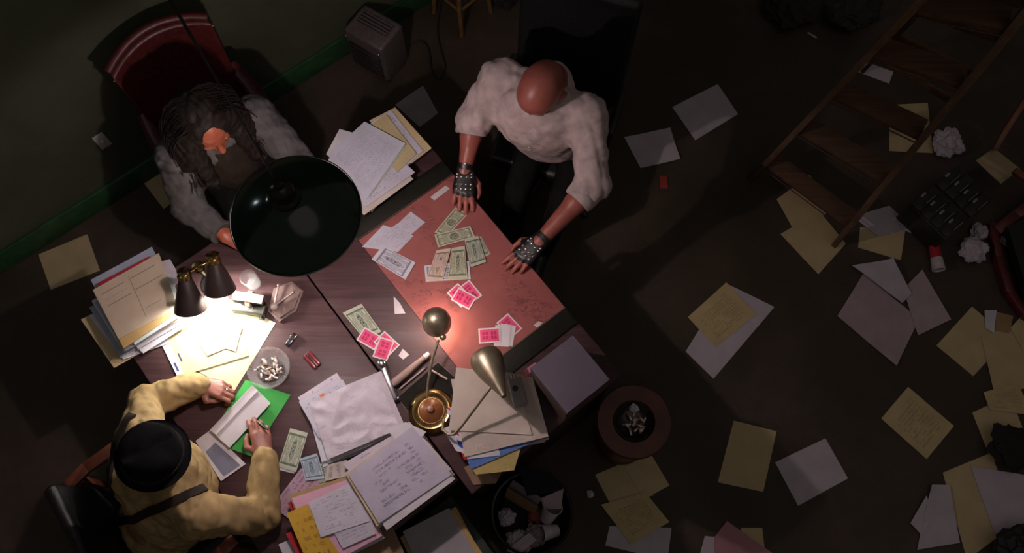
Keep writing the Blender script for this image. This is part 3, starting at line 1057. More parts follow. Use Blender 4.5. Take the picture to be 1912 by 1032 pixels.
RULED = paper('ruled_yellow', (0.66, 0.62, 0.36), (0.10, 0.12, 0.2), 'ruled', 24)
HEADER = paper('ruled_header', (0.62, 0.56, 0.30), style='header', rows=22)
PINK = paper('pink_paper', (0.66, 0.38, 0.50))
PURP = paper('mauve_form', (0.42, 0.30, 0.38), (0.2, 0.05, 0.1), 'form', 9, 0.5, 0.05, 0.1)
FOLD = paper('file_folder', (0.58, 0.47, 0.35), (0.09, 0.05, 0.05), 'folderprint', crump=0.08)
MAN = paper('manila_folder', (0.60, 0.47, 0.27), crump=0.08)
TAN = paper('tan_folder', (0.36, 0.24, 0.12), crump=0.1)
GREYP = paper('grey_paper', (0.36, 0.33, 0.36), crump=0.12)
BLUEP = paper('blue_grey_paper', (0.38, 0.42, 0.52))
LBLUE = paper('pale_blue_paper', (0.50, 0.58, 0.62))
REDP = paper('red_card', (0.42, 0.03, 0.04))
GREENP = paper('green_card', (0.065, 0.40, 0.085), crump=0.06)
BLUEF = paper('blue_folder', (0.10, 0.18, 0.45))
AIR = paper('airmail_paper', (0.62, 0.60, 0.66), style='airmail')

def pen_obj(a, b, label, mat, name='pen'):
    a, b = Vector(a), Vector(b)
    p = thing(name, label, 'pen', (a + b) / 2)
    d = b - a
    MB().tube([a, a + d * 0.05, a + d * 0.92], [0.0025, 0.004, 0.004], 8).build('barrel', mat, p)
    MB().tube([a + d * 0.92, b], [0.004, 0.001], 8).build('tip', STEEL, p)
    return p

# --- folder pile at the corner by the cone lamp
FOL = [(174, 542), (297, 473), (333, 574), (222, 633)]
sheet('file_folder', 'cream folder sticking out lowest of the pile by the cone lamp', 'folder', [(152, 597), (262, 540), (318, 628), (214, 687)], T, MAN, 0.004, 0.002)
sheet('paper_sheet', 'crumpled white sheet poking out lower left of the pile by the cone lamp', 'paper', [(166, 590), (255, 545), (318, 640), (232, 672)], T + 0.007, pw(), 0.001, 0.004, 10, lift=(0, 0, 0.0, 0.008))
sheet('paper_sheet', 'dark blue-grey sheet in the lower part of the folder pile by the cone lamp', 'paper', [(168, 575), (268, 520), (322, 612), (226, 668)], T + 0.018, BLUEP, 0.003, 0.003)
sheet('paper_sheet', 'white sheet with a bent corner fanning out toward the cone lamp', 'paper', [(208, 600), (330, 545), (352, 607), (268, 660)], T + 0.026, pw(), 0.001, 0.004, 10, lift=(0, 0, 0.006, 0))
sheet('paper_sheet', 'white sheet with a torn lower edge fanning out under the pale blue sheet', 'paper', [(225, 590), (340, 540), (360, 592), (258, 652)], T + 0.036, TYPED, 0.001, 0.004, 10)
filler('paper_sheet', 'sheet in the middle of the folder pile by the cone lamp', 'paper', [(170, 560), (285, 500), (330, 590), (225, 655)], T + 0.088, T + 0.043, 7, [pw(), MAN, BLUEP, pl()], 0.014, 0.07, 'inner sheets of the pile by the cone lamp', 0.95, 3)
sheet('paper_sheet', 'blue-grey sheet sticking out behind the top folders near the green wall', 'paper', [(170, 523), (284, 461), (326, 545), (218, 608)], T + 0.089, BLUEP, 0.002, 0.002)
sheet('paper_sheet', 'crumpled lavender sheet at the right of the top folders by the brass cap', 'paper', [(262, 500), (318, 484), (338, 520), (300, 570)], T + 0.094, pl(), 0.001, 0.004, 10)
sheet('paper_sheet', 'pale blue sheet below the tan folder next to the cone lamp', 'paper', [(220, 560), (318, 510), (345, 585), (252, 644)], T + 0.101, LBLUE, 0.0015, 0.002)
sheet('file_folder', 'red folder whose edge shows behind the top manila folder', 'folder', [(182, 530), (279, 479), (322, 560), (226, 615)], T + 0.108, REDP, 0.004, 0.001)
sheet('file_folder', 'tan folder just beneath the printed top folder', 'folder', [(178, 548), (298, 482), (334, 582), (232, 651)], T + 0.115, paper('ochre_folder', (0.50, 0.33, 0.14), crump=0.08), 0.004, 0.001)
sheet('file_folder', 'printed manila folder on top of the pile by the cone lamp', 'folder', FOL, T + 0.122, FOLD, 0.004, 0.001)

# --- papers in the lamp light
sheet('paper_sheet', 'blank yellow sheet under the cone lamp reaching to the glass ashtray', 'paper', [(392, 540), (515, 603), (437, 731), (312, 660)], T, paper('pale_yellow_paper', (0.66, 0.64, 0.40)), 0.0007, 0.001)
sheet('writing_pad', 'yellow ruled pad with a pale blue margin at the desk edge', 'pad', [(277, 592), (424, 549), (465, 664), (332, 704)], T + 0.003, HEADER, 0.003, 0.001)
sheet('note_slip', 'white note slip lying askew on the ruled pad, nearest the desk edge', 'note', [(352, 612), (398, 590), (428, 648), (388, 664)], T + 0.009, FORM, 0.0006, 0.001, lift=(0, 0, 0, 0.003))
sheet('note_slip', 'white note slip on the ruled pad partly under another slip, by the black shade', 'note', [(355, 600), (408, 583), (432, 630), (392, 650)], T + 0.0075, TYPED, 0.0006, 0.0006)
sheet('note_slip', 'small white slip with scribbles in the brightest lamp light', 'note', [(402, 600), (452, 610), (440, 656), (405, 646)], T + 0.0105, SCRIPT, 0.0006, 0.0008)

# --- green folder, envelopes
sheet('green_folder', 'bright green folder under the long white envelope', 'folder', [(459, 709), (543, 737), (470, 852), (388, 822)], T + 0.0012, GREENP, 0.0025, 0.0006)
env = sheet('long_envelope', 'long white envelope held by the man in the black hat', 'envelope', [(472, 719), (506, 753), (429, 836), (392, 803)], T + 0.020, paper('envelope_white', (0.60, 0.56, 0.60), crump=0.12), 0.0025, 0.001, lift=(0.004, 0.004, 0, 0))
sheet('flap', None, None, [(472, 720), (482, 730), (404, 812), (394, 802)], T + 0.0245, paper('envelope_flap', (0.55, 0.51, 0.55)), 0.0006, 0.0004, 6, lift=(0.003, 0.006, 0.004, 0), parent=env)
wenv = sheet('window_envelope', 'white envelope with a grey window at the desk edge by the green folder', 'envelope', [(365, 823), (394, 802), (459, 866), (413, 898)], T + 0.006, paper('envelope_white', WHITE), 0.0015, 0.0005)
sheet('envelope_window', None, None, [(384, 843), (402, 826), (449, 868), (418, 888)], T + 0.0085, paper('window_film', (0.16, 0.16, 0.22), crump=0.1), 0.0004, 0.0003, 6, parent=wenv)

# --- bank notes near the hat man
sheet('bank_note', 'bank note on the dark wood right of the green folder', 'bank note', [(542, 799), (575, 808), (553, 881), (519, 871)], T + 0.0036, BILL2, 0.0006, 0.0012)
sheet('bank_note', 'bank note mostly hidden under the one right of the green folder', 'bank note', [(540, 808), (570, 818), (549, 884), (517, 876)], T + 0.0010, BILLW, 0.0006, 0.001)
sheet('bank_note', 'bluish crumpled bank note beside the papers stack at the green folder', 'bank note', [(560, 856), (592, 846), (606, 893), (571, 897)], T + 0.012, paper('bank_note_blue', (0.40, 0.46, 0.52), (0.05, 0.10, 0.16), 'bill', seed=6), 0.0006, 0.004, 10)
sheet('bank_note', 'grey folded bank note beneath the bluish crumpled one', 'bank note', [(590, 868), (612, 862), (618, 902), (596, 908)], T + 0.010, BILL2, 0.0006, 0.002)

# --- small things on the near desk
g = W(474, 530, T)
gl = thing('glass_tumbler', 'cut glass tumbler by the tape dispenser under the pendant lamp', 'glass', g)
MB().lathe([(0.0, 0.008), (0.026, 0.008), (0.032, 0.085), (0.036, 0.085), (0.031, 0.004), (0.028, 0.0), (0.0, 0.0)], g, (0, 0, 1), 12).build('tumbler_body', glass('clear_glass'), gl, False)
# tape dispenser
tp = W(468, 578, T)
tu = (W(500, 585, T) - W(436, 575, T)).normalized()
tv = Vector((-tu.y, tu.x, 0))
td = thing('tape_dispenser', 'black and grey tape dispenser glinting in the cone lamp light', 'tape dispenser', tp)
MB().box(tp + Vector((0, 0, 0.018)), (0.072, 0.026, 0.020), (tu, tv, Z3), 0.010, 3).build('body', plain('grey_plastic', (0.05, 0.05, 0.042), 0.35), td)
MB().box(tp + tv * 0.022 + Vector((0, 0, 0.042)), (0.068, 0.010, 0.025), (tu, tv, Z3), 0.006, 2).build('side_wall', BLACKP, td)
MB().lathe([(0.020, -0.010), (0.034, -0.010), (0.034, 0.010), (0.020, 0.010)], tp + tu * 0.005 + tv * 0.030 + Vector((0, 0, 0.052)), tu, 28, closed=True).build('tape_roll', plain('clear_tape', (0.75, 0.55, 0.40), 0.15), td)
MB().box(tp + tu * 0.008 + tv * 0.026 + Vector((0, 0, 0.088)), (0.062, 0.018, 0.003), (tu, tv, Z3), 0.001).build('label_plate', plain('cream_plastic', (0.75, 0.66, 0.52), 0.25), td)
MB().box(tp + tu * -0.002 - tv * 0.004 + Vector((0, 0, 0.038)), (0.024, 0.007, 0.003), (tu, tv, Z3), 0.001).build('cutter', STEEL, td)
# stone pen stand with crossed rods
pent = [(502, 583), (523, 602), (554, 582), (568, 545), (546, 527), (512, 540)]
ps0 = W(533, 565, T)
pst = thing('pen_stand', 'six-sided marble desk stand with two crossed rods and a white ball', 'desk stand', ps0)
STONE = plain('rosy_marble', (0.17, 0.115, 0.105), 0.35, 0, 0.35, 30)
MB().prism([W(x, y, T) for x, y in pent], (0, 0, 0.012)).build('plinth', STONE, pst, False)
cen = sum((W(x, y, T) for x, y in pent), Vector((0, 0, 0))) / len(pent)
MB().prism([cen + (W(x, y, T) - cen) * 0.86 + Vector((0, 0, 0.0122)) for x, y in pent], (0, 0, 0.014)).build('upper_slab', STONE, pst, False)
kb = W(511, 572, T + 0.04)
MB().ball(kb, 0.015, 2).build('ball', plain('ivory', (0.6, 0.52, 0.48), 0.3), pst)
for ex, ey in ((520, 532), (548, 545)):
    e = W(ex, ey, T + 0.045)
    rd = MB().tube([kb, e], 0.0045, 8).build('rod', plain('pink_metal', (0.40, 0.28, 0.26), 0.3, 0.6), pst)
    MB().ball(e, 0.007, 2).build('tip', plain('pink_metal', (0.4, 0.3, 0.28), 0.3, 0.6), rd)
# bulldog clip
bc1 = W(491, 592, T + 0.0005)
cl = thing('bulldog_clip', 'small black spring clip at the corner of the bright sheet', 'clip', bc1)
cu = (W(487, 602, T) - W(498, 570, T)).normalized()
cv = Vector((-cu.y, cu.x, 0))
MB().prism([bc1 + cv * a + Z3 * b - cu * 0.012 for a, b in ((-0.012, 0.004), (0.012, 0.004), (0.003, 0.026), (-0.003, 0.026))], cu * 0.024).build('jaw', BLACKM, cl, False)
for s in (-1, 1):
    MB().tube([bc1 + cv * s * 0.010 + cu * 0.01 + Z3 * 0.008, bc1 + cv * s * 0.006 + cu * -0.03 + Z3 * 0.022, bc1 + cv * s * 0.002 + cu * -0.055 + Z3 * 0.02, bc1 + cv * s * 0.006 + cu * -0.03 + Z3 * 0.028], 0.0022, 6).build('wire_handle', STEEL, cl)
# chrome lighter
l0 = W(544, 637, T)
lu = (W(536, 645, T) - W(554, 624, T)).normalized()
lv = Vector((-lu.y, lu.x, 0))
lt = thing('chrome_lighter', 'small ribbed chrome lighter on the dark wood above the red penknife', 'lighter', l0)
MB().box(l0 + lu * 0.008 + Z3 * 0.008, (0.018, 0.010, 0.0075), (lu, lv, Z3), 0.003).build('case', plain('dark_chrome', (0.05, 0.05, 0.06), 0.3, 0.8), lt)
MB().box(l0 - lu * 0.020 + Z3 * 0.011, (0.013, 0.011, 0.0105), (lu, lv, Z3), 0.003).build('lid', plain('chrome', (0.6, 0.6, 0.66), 0.15, 1.0), lt)
for k in range(3):
    MB().tube([l0 - lu * (0.012 + 0.007 * k) + lv * -0.010 + Z3 * 0.023, l0 - lu * (0.012 + 0.007 * k) + lv * 0.010 + Z3 * 0.023], 0.002, 6).build('rib', plain('chrome', (0.6, 0.6, 0.66), 0.15, 1), lt)
# red penknife
k0 = W(584, 673, T)
ku = (W(598, 688, T) - W(572, 658, T)).normalized()
kv = Vector((-ku.y, ku.x, 0))
pk = thing('penknife', 'closed dark red penknife between the glass ashtray and the crumpled sheet', 'penknife', k0)
for s in (-1, 1):
    MB().box(k0 + kv * s * 0.011 + Z3 * 0.009, (0.038, 0.0075, 0.0085), (ku, kv, Z3), 0.005, 3).build('scale', plain('red_celluloid', (0.14, 0.015, 0.025), 0.3), pk)
MB().box(k0 + Z3 * 0.008, (0.036, 0.004, 0.007), (ku, kv, Z3), 0.001).build('blade', plain('dark_steel', (0.05, 0.03, 0.03), 0.4, 0.7), pk)

# --- cigarette butts helper
BUTW = plain('cigarette_paper', (0.75, 0.70, 0.68), 0.7)
BUTF = plain('cork_filter', (0.34, 0.20, 0.13), 0.7)
def butt(c, a, tilt, L, label, group, r=0.0044):
    d = Vector((math.cos(a) * math.cos(tilt), math.sin(a) * math.cos(tilt), math.sin(tilt)))
    m = MB()
    c = Vector(c)
    m.tube([c - d * L * 0.5, c + d * L * 0.1], r, 7, True, 0)
    m.tube([c + d * L * 0.1, c + d * L * 0.5], r * 1.03, 7, True, 1)
    return tag(m.build('cigarette_butt', [BUTW, BUTF]), label, 'cigarette', group)
def ashtray_butts(c, R, n, z0, label, group, seed, L=0.024):
    rnd = random.Random(seed)
    for k in range(n):
        a = rnd.uniform(0, 6.28)
        r = R * math.sqrt(rnd.random())
        butt(c + Vector((math.cos(a) * r, math.sin(a) * r, z0 + 0.0045 + 0.0075 * (k * 3 // n))), rnd.uniform(0, 6.28), rnd.uniform(-0.15, 0.25), L * rnd.uniform(0.6, 1.15), label, group)
at = W(505, 690, T + 0.002)
ash = thing('glass_ashtray', 'round glass ashtray full of cigarette butts on the near desk', 'ashtray', at)
pr = [(0.0, 0.006), (0.055, 0.006), (0.062, 0.010), (0.076, 0.034), (0.084, 0.036), (0.087, 0.032), (0.075, 0.004), (0.070, 0.0), (0.0, 0.0)]
MB().lathe(pr, at, (0, 0, 1), 40).build('bowl', glass('ashtray_glass', (0.92, 0.88, 0.88), 0.06), ash)
m = MB()
for k in range(40):
    a = k / 40 * 6.2832
    e = Vector((math.cos(a), math.sin(a), 0))
    m.tube([at + e * 0.074 + Z3 * 0.012, at + e * 0.086 + Z3 * 0.033], 0.0016, 5)
tag(m.build('cut_ribs', glass('ashtray_glass'), ash), kind='stuff')
MB().lathe([(0.0, 0.0085), (0.05, 0.0085), (0.054, 0.0072), (0.0, 0.0068)], at, (0, 0, 1), 30).build('ash_bed', plain('ash', (0.10, 0.085, 0.08), 0.9, 0, 0.6, 90, 0.6, 120), ash)
ashtray_butts(at, 0.048, 30, 0.0095, 'cigarette butt in the round glass ashtray', 'butts in the glass ashtray', 5)

# --- papers pile, crumpled sheet, handwritten pile
sheet('paper_sheet', 'receipt sheet with a dark rule showing above the crumpled white sheet', 'paper', [(556, 742), (629, 696), (668, 755), (596, 806)], T + 0.014, paper('receipt', (0.58, 0.52, 0.60), (0.10, 0.06, 0.16), 'form', 7, 0.4, 0.05, 0.1), 0.0008, 0.002)
stm = sheet('paper_sheet', 'sheet with a small orange stamp at the edge of the crumpled white sheet', 'paper', [(558, 750), (640, 708), (672, 768), (596, 818)], T + 0.046, FORM, 0.0008, 0.002)
sheet('stamp', 'small orange stamp', None, [(596, 738), (604, 733), (609, 741), (601, 746)], T + 0.0500, paper('orange_ink', (0.55, 0.20, 0.10)), 0.0003, 0, 2, parent=stm)
CR = [(578, 752), (701, 697), (748, 800), (613, 858)]
filler('paper_sheet', 'white sheet under the large crumpled sheet', 'paper', [(578, 756), (698, 704), (744, 803), (612, 861)], T + 0.042, T + 0.001, 8, [pw(), pl(), TYPED], 0.018, 0.07, 'sheets under the crumpled sheet', 1.03, 11)
sheet('paper_sheet', 'large crumpled white sheet in the middle of the desk pile', 'paper', CR, T + 0.0495, paper('crumpled_white', (0.62, 0.57, 0.64), crump=0.5), 0.0008, 0.0040, 44, freq=9, crease=0.7)
HW = [(650, 885), (770, 796), (843, 886), (708, 977)]
filler('paper_sheet', 'sheet in the thick pile below the handwritten letter', 'paper', HW, T + 0.093, T + 0.012, 12, [pw(), pl(), pw(), TAN, pl(), MAN], 0.014, 0.07, 'sheets below the handwritten letter', 1.0, 21)
sheet('paper_sheet', 'white sheet with a torn edge second from the top of the handwritten pile', 'paper', [(668, 900), (782, 806), (848, 896), (722, 990)], T + 0.094, pw(), 0.0008, 0.002)
sheet('paper_sheet', 'white handwritten letter on top of the thick pile', 'paper', HW, T + 0.100, SCRIPT, 0.0008, 0.003, 12, lift=(0.004, 0, 0, 0.003))
sheet('paper_sheet', 'crumpled page corner sticking out between the crumpled sheet and the handwritten letter', 'paper', [(722, 800), (758, 788), (796, 806), (760, 850)], T + 0.096, pw(), 0.0008, 0.004, 10)
sheet('paper_sheet', 'creased receipt wedged between the crumpled sheet and the handwritten letter', 'paper', [(640, 866), (744, 806), (762, 830), (664, 892)], T + 0.0605, paper('receipt', (0.58, 0.52, 0.60)), 0.0008, 0.003, 10)
# pile at the bottom edge of the picture
sheet('paper_sheet', 'mauve printed form between the bank notes and the pink folder', 'paper', [(508, 945), (562, 874), (640, 908), (570, 990)], T + 0.006, PURP, 0.0008, 0.002)
sheet('printed_card', 'small printed card with two dark figures near the bluish bank note', 'card', [(606, 898), (612, 868), (648, 858), (660, 886)], T + 0.030, paper('printed_card', (0.50, 0.45, 0.42), (0.05, 0.04, 0.05), 'typed', 3, 0.6, 0.12, 0), 0.0015, 0.0005)
sheet('file_folder', 'tan folder under the printed card by the handwritten letter', 'folder', [(622, 900), (674, 852), (720, 900), (660, 960)], T + 0.022, MAN, 0.003, 0.002)
PK = [(545, 930), (655, 893), (714, 1000), (600, 1062)]
filler('paper_sheet', 'sheet in the pile beneath the pink folder', 'paper', PK, T + 0.058, T + 0.012, 7, [pw(), pl(), TAN, REDP], 0.010, 0.05, 'sheets below the pink folder', 1.0, 31)
sheet('file_folder', 'pink folder with a red margin under the yellow form', 'folder', PK, T + 0.060, PINK, 0.003, 0.001)
sheet('paper_sheet', 'yellow-orange printed form at the bottom edge of the desk', 'paper', [(535, 958), (573, 941), (664, 1078), (592, 1092)], T + 0.066, FORMY, 0.0008, 0.001)
sheet('paper_sheet', 'typed statement with a grey block beside the yellow form, lower of two', 'paper', [(604, 958), (680, 922), (702, 996), (640, 1024)], T + 0.0695, paper('typed_lilac', (0.52, 0.50, 0.58), (0.10, 0.08, 0.2), 'typed', 12, 0.5, 0.08, 0.1, amount=0.5), 0.0008, 0.0012)
sheet('paper_sheet', 'typed statement overlapping the yellow form, upper of two', 'paper', [(576, 938), (650, 903), (692, 972), (599, 1003)], T + 0.0725, FORM, 0.0008, 0.001)
pen_obj(W(600, 786, T + 0.0042), W(624, 797, T + 0.0042), 'short black pen poking out from under the crumpled sheet', BLACKM)
sheet('file_folder', 'dark red folder edge standing out at the lower left of the bottom pile', 'folder', [(534, 996), (545, 992), (580, 1048), (566, 1056)], T + 0.028, REDP, 0.004, 0.001)
sheet('paper_sheet', 'white crumpled scrap at the bottom edge left of the red folder', 'paper', [(520, 1016), (542, 1006), (566, 1050), (540, 1062)], T + 0.006, pw(), 0.0008, 0.005, 10)
sheet('file_folder', 'tan folder leaning at the bottom edge between the pink folder and the grey sheet', 'folder', [(612, 1016), (710, 966), (744, 1040), (662, 1084)], T + 0.0005, TAN, 0.003, 0.001)
sheet('file_folder', 'brown folder on the tan one at the bottom edge of the picture', 'folder', [(626, 1008), (724, 962), (756, 1034), (668, 1078)], T + 0.0060, paper('brown_folder', (0.25, 0.16, 0.10)), 0.003, 0.001)
# pile on the cabinet
CZ = 0.5905
GQ = [(752, 992), (838, 948), (900, 1052), (800, 1100)]
filler('file_folder', 'folder in the pile on the dark green cabinet', 'folder', [(752, 996), (842, 950), (904, 1056), (800, 1106)], CZ + 0.070, CZ, 9, [TAN, MAN, paper('ochre_folder', (0.5, 0.33, 0.14)), pl()], 0.012, 0.06, 'folders on the cabinet', 1.0, 41)
sheet('file_folder', 'yellow folder second from the top on the dark green cabinet', 'folder', [(756, 990), (848, 952), (916, 1056), (812, 1102)], CZ + 0.071, paper('ochre_folder', (0.5, 0.33, 0.14)), 0.003, 0.001)
sheet('paper_sheet', 'grey sheet on top of the pile on the dark green cabinet', 'paper', GQ, CZ + 0.076, GREYP, 0.0008, 0.002, 12, freq=12)

# ================================================================== things on the far (right) desk
B = DZ + 0.0058
def card(px, z, label, mat=None, group='playing cards on the desks'):
    return sheet('playing_card', label, 'playing card', px, z, mat or CARD, 0.0004, 0.0003, 4, group=group)
def rect_card(cx, cy, ang, z, label, mat=None, w=0.064, h=0.089):
    """a card of true size, centred at a pixel, long side at ang degrees in the desk plane"""
    c = W(cx, cy, z)
    a = math.radians(ang)
    e1 = Vector((math.cos(a), math.sin(a), 0)) * h / 2
    e2 = Vector((-math.sin(a), math.cos(a), 0)) * w / 2
    return sheet('playing_card', label, 'playing card', None, z, mat or CARD, 0.0004, 0.0003, 4, group='playing cards on the desks', world=[c - e1 + e2 * 1.0, c - e1 - e2, c + e1 - e2, c + e1 + e2])
rect_card(877, 545, -52, B + 0.0002, 'pink-backed playing card at the right back of the fan by the bank notes')
rect_card(858, 551, -46, B + 0.0016, 'playing card at the left back of the fan by the bank notes')
rect_card(866, 557, -30, B + 0.0030, 'pink-backed playing card on top of the fan by the bank notes')
rect_card(951, 608, -48, B + 0.0002, 'pink-backed playing card at the back of the fan next to the teardrop head')
rect_card(946, 625, 80, B + 0.0016, 'playing card lying face up in the fan next to the teardrop head', CARDF)
rect_card(938, 627, 86, B + 0.0030, 'white playing card edge between its neighbours next to the teardrop head', CARDF)
rect_card(914, 626, 4, B + 0.0044, 'pink-backed playing card on top of the fan next to the teardrop head')
rect_card(690, 632, -30, T + 0.0016, 'pink-backed playing card nearest the seam of the desks')
rect_card(722, 641, -42, T + 0.0028, 'pink-backed playing card turned toward the stapler')
rect_card(716, 651, 72, T + 0.0042, 'pink-backed playing card standing upright in the picture, on top of the pair by the stapler')
def bill(px, z, label, mat):
    return sheet('bank_note', label, 'bank note', px, z, mat, 0.0005, 0.0012, 8, group='bank notes on the desks')
bill([(640, 584), (675, 567), (712, 619), (680, 633)], T + 0.0004, 'bank note on the wood partly under the pink cards at the seam', BILL2)
bill([(811, 434), (850, 387), (874, 399), (836, 440)], B + 0.0002, 'bank note under the fingertips of the left gloved hand in the picture', BILL)
bill([(870, 450), (898, 441), (916, 474), (888, 488)], B + 0.0004, 'bank note mostly hidden at the right of the bank note heap', BILL2)
bill([(792, 496), (876, 487), (879, 521), (795, 526)], B + 0.0030, 'bank note lying crosswise at the bottom of the heap on the blotter', BILLW)
bill([(811, 438), (878, 422), (887, 442), (818, 462)], B + 0.0056, 'bank note lying crosswise at the top of the heap on the blotter', BILL)
bill([(815, 467), (842, 463), (826, 525), (796, 522)], B + 0.0082, 'warm-toned bank note at the left of the heap on the blotter', BILLR)
bill([(867, 446), (893, 440), (908, 489), (879, 499)], B + 0.0082, 'bank note standing at the right of the heap on the blotter', BILL2)
bill([(843, 463), (868, 459), (873, 520), (836, 521)], B + 0.0110, 'green bank note in the middle on top of the heap', BILL)
sheet('paper_slip', 'pale slip lying across the warm-toned bank note of the heap', 'paper', [(806, 488), (822, 484), (828, 496), (810, 500)], B + 0.0116, paper('warm_slip', (0.55, 0.40, 0.36)), 0.0004, 0.0003, 4)
sheet('bank_note', 'pale whitish bank note at the left edge of the red blotter', 'bank note', [(694, 484), (714, 459), (776, 490), (757, 522)], B + 0.0072, BILLW, 0.0005, 0.0012, group='bank notes on the desks')
sheet('paper_sheet', 'white printed sheet nearest the black panel in the group of three on the blotter', 'paper', [(716, 443), (767, 395), (794, 415), (746, 457)], B + 0.0002, FORM, 0.0006, 0.001)
sheet('paper_sheet', 'white printed sheet at the left corner of the red blotter', 'paper', [(676, 461), (716, 420), (772, 440), (744, 470)], B + 0.0026, TYPED, 0.0006, 0.001)
sheet('paper_sheet', 'folded white sheet lying on the other two on the blotter', 'paper', [(698, 448), (744, 416), (769, 444), (742, 471)], B + 0.0050, FORM, 0.0006, 0.001)
sheet('card_scrap', 'small white card poking out from under the blotter edge', 'card', [(735, 553), (747, 566), (757, 585), (737, 586)], T + 0.0003, pw(), 0.0005, 0)
sheet('paper_scrap', 'white scrap of paper between the pink cards and the rolled paper', 'paper', [(752, 651), (764, 662), (753, 671), (744, 664)], T + 0.0006, pw(), 0.001, 0.003)

# stapler
s0, s1 = W(712, 674, T), W(741, 752, T)
su = (s1 - s0).normalized()
sv = Vector((-su.y, su.x, 0))
Ls = (s1 - s0).length
stp = thing('stapler', 'grey steel stapler along the seam beside the crumpled sheet', 'stapler', (s0 + s1) / 2)
MB().box((s0 + s1) / 2 + Z3 * 0.005, (Ls / 2, 0.017, 0.0048), (su, sv, Z3), 0.003).build('base', plain('dark_steel_paint', (0.05, 0.05, 0.05), 0.4, 0.5), stp)
a_, b_ = s0 + su * 0.012 + Z3 * 0.034, s1 - su * 0.01 + Z3 * 0.026
MB().box(**rail(a_, b_, 0.024, 0.016, bev=0.006)).build('arm', STEEL, stp)
MB().ball(s0 + su * 0.022 + Z3 * 0.044, (0.02, 0.018, 0.012), 2, (su, sv, Z3)).build('press_knob', STEEL, stp)
MB().tube([s1 - su * 0.012 - sv * 0.016 + Z3 * 0.02, s1 - su * 0.012 + sv * 0.016 + Z3 * 0.02], 0.008, 10).build('hinge', STEEL, stp)
# thin flat black sheet with a narrow border, pens on it
TQ = [(742, 742), (818, 676), (862, 716), (790, 806)]
tq = [W(x, y, T) for x, y in TQ]
tr = thing('black_sheet', 'thin black sheet on the desk beneath the brass lamp', 'mat', sum(tq, Vector((0, 0, 0))) / 4)
MB().prism(tq, (0, 0, 0.0020)).build('sheet_slab', plain('flat_black', (0.008, 0.007, 0.006), 0.7, 0, 0.3, 60, 0.2, 250, 0.1), tr, False)
for i in range(4):
    MB().box(**rail(tq[i] + Z3 * 0.0022, tq[(i + 1) % 4] + Z3 * 0.0022, 0.003, 0.0008, bev=0.0002)).build('border_strip', plain('border_brown', (0.05, 0.025, 0.02), 0.5), tr)
# rolled paper tube
r0, r1 = W(727, 722, T + 0.0195), W(800, 661, T + 0.0195)
rp = thing('rolled_paper', 'pale rolled paper lying across the black sheet, white tip by the blotter', 'paper roll', (r0 + r1) / 2)
ru = (r1 - r0)
MB().tube([r0, r0 + ru * 0.15 + Z3 * 0.002, r0 + ru * 0.5, r0 + ru * 0.92], [0.010, 0.017, 0.015, 0.010], 14).build('roll', paper('rolled_tan', (0.40, 0.29, 0.26), crump=0.4), rp)
MB().tube([r0 + ru * 0.90, r0 + ru * 1.02], [0.012, 0.011], 12).build('white_tip', plain('white_tip', (0.62, 0.58, 0.6), 0.5), rp)
PENM = plain('pale_pen', (0.45, 0.36, 0.34), 0.35)
pen_obj(W(746, 726, T + 0.0068), W(797, 684, T + 0.0068), 'pale slim pen lying on the black sheet next to the rolled paper', PENM)
pen_obj(W(835, 708, T + 0.0068), W(804, 690, T + 0.0068), 'pale pen lying toward the cream envelopes at the end of the black sheet', PENM)

# envelope pile
EQ = [(850, 690), (985, 703), (1020, 815), (866, 850)]
filler('envelope', 'envelope in the pile under the large cream folder', 'envelope', EQ, T + 0.070, T + 0.010, 8, [pc(), pw(), TAN, MAN], 0.010, 0.05, 'envelopes under the cream folder', 0.97, 51)
sheet('file_folder', 'brown folder lowest in the envelope pile by the wastebasket', 'folder', [(866, 872), (958, 842), (926, 902), (884, 905)], T + 0.001, paper('brown_folder', (0.25, 0.16, 0.10)), 0.0025, 0.001)
sheet('file_folder', 'yellow folder poking out at the bottom of the envelope pile', 'folder', [(868, 850), (975, 828), (960, 878), (888, 886)], T + 0.071, paper('dull_yellow', (0.46, 0.36, 0.14)), 0.003, 0.001)
sheet('file_folder', 'blue folder edge showing in the envelope pile', 'folder', [(846, 800), (1000, 790), (1004, 822), (880, 876)], T + 0.076, BLUEF, 0.003, 0.001)
sheet('envelope', 'airmail envelope with red and blue marks at the left edge of the pile', 'envelope', [(833, 762), (900, 750), (935, 850), (866, 858)], T + 0.081, AIR, 0.0015, 0.001)
sheet('envelope', 'white envelope corner beneath the round brass base', 'envelope', [(826, 800), (870, 785), (900, 848), (852, 842)], T + 0.074, pw(), 0.0015, 0.001)
sheet('file_folder', 'large cream folder on the envelope pile', 'folder', [(842, 708), (994, 704), (1024, 815), (868, 853)], T + 0.085, paper('cream_folder', (0.56, 0.48, 0.42), crump=0.1), 0.003, 0.002)
sheet('envelope', 'cream envelope on top of the pile, under the teardrop lamp head', 'envelope', [(852, 686), (958, 696), (994, 812), (838, 803)], T + 0.091, paper('cream_envelope', (0.60, 0.52, 0.45), crump=0.12), 0.002, 0.002)
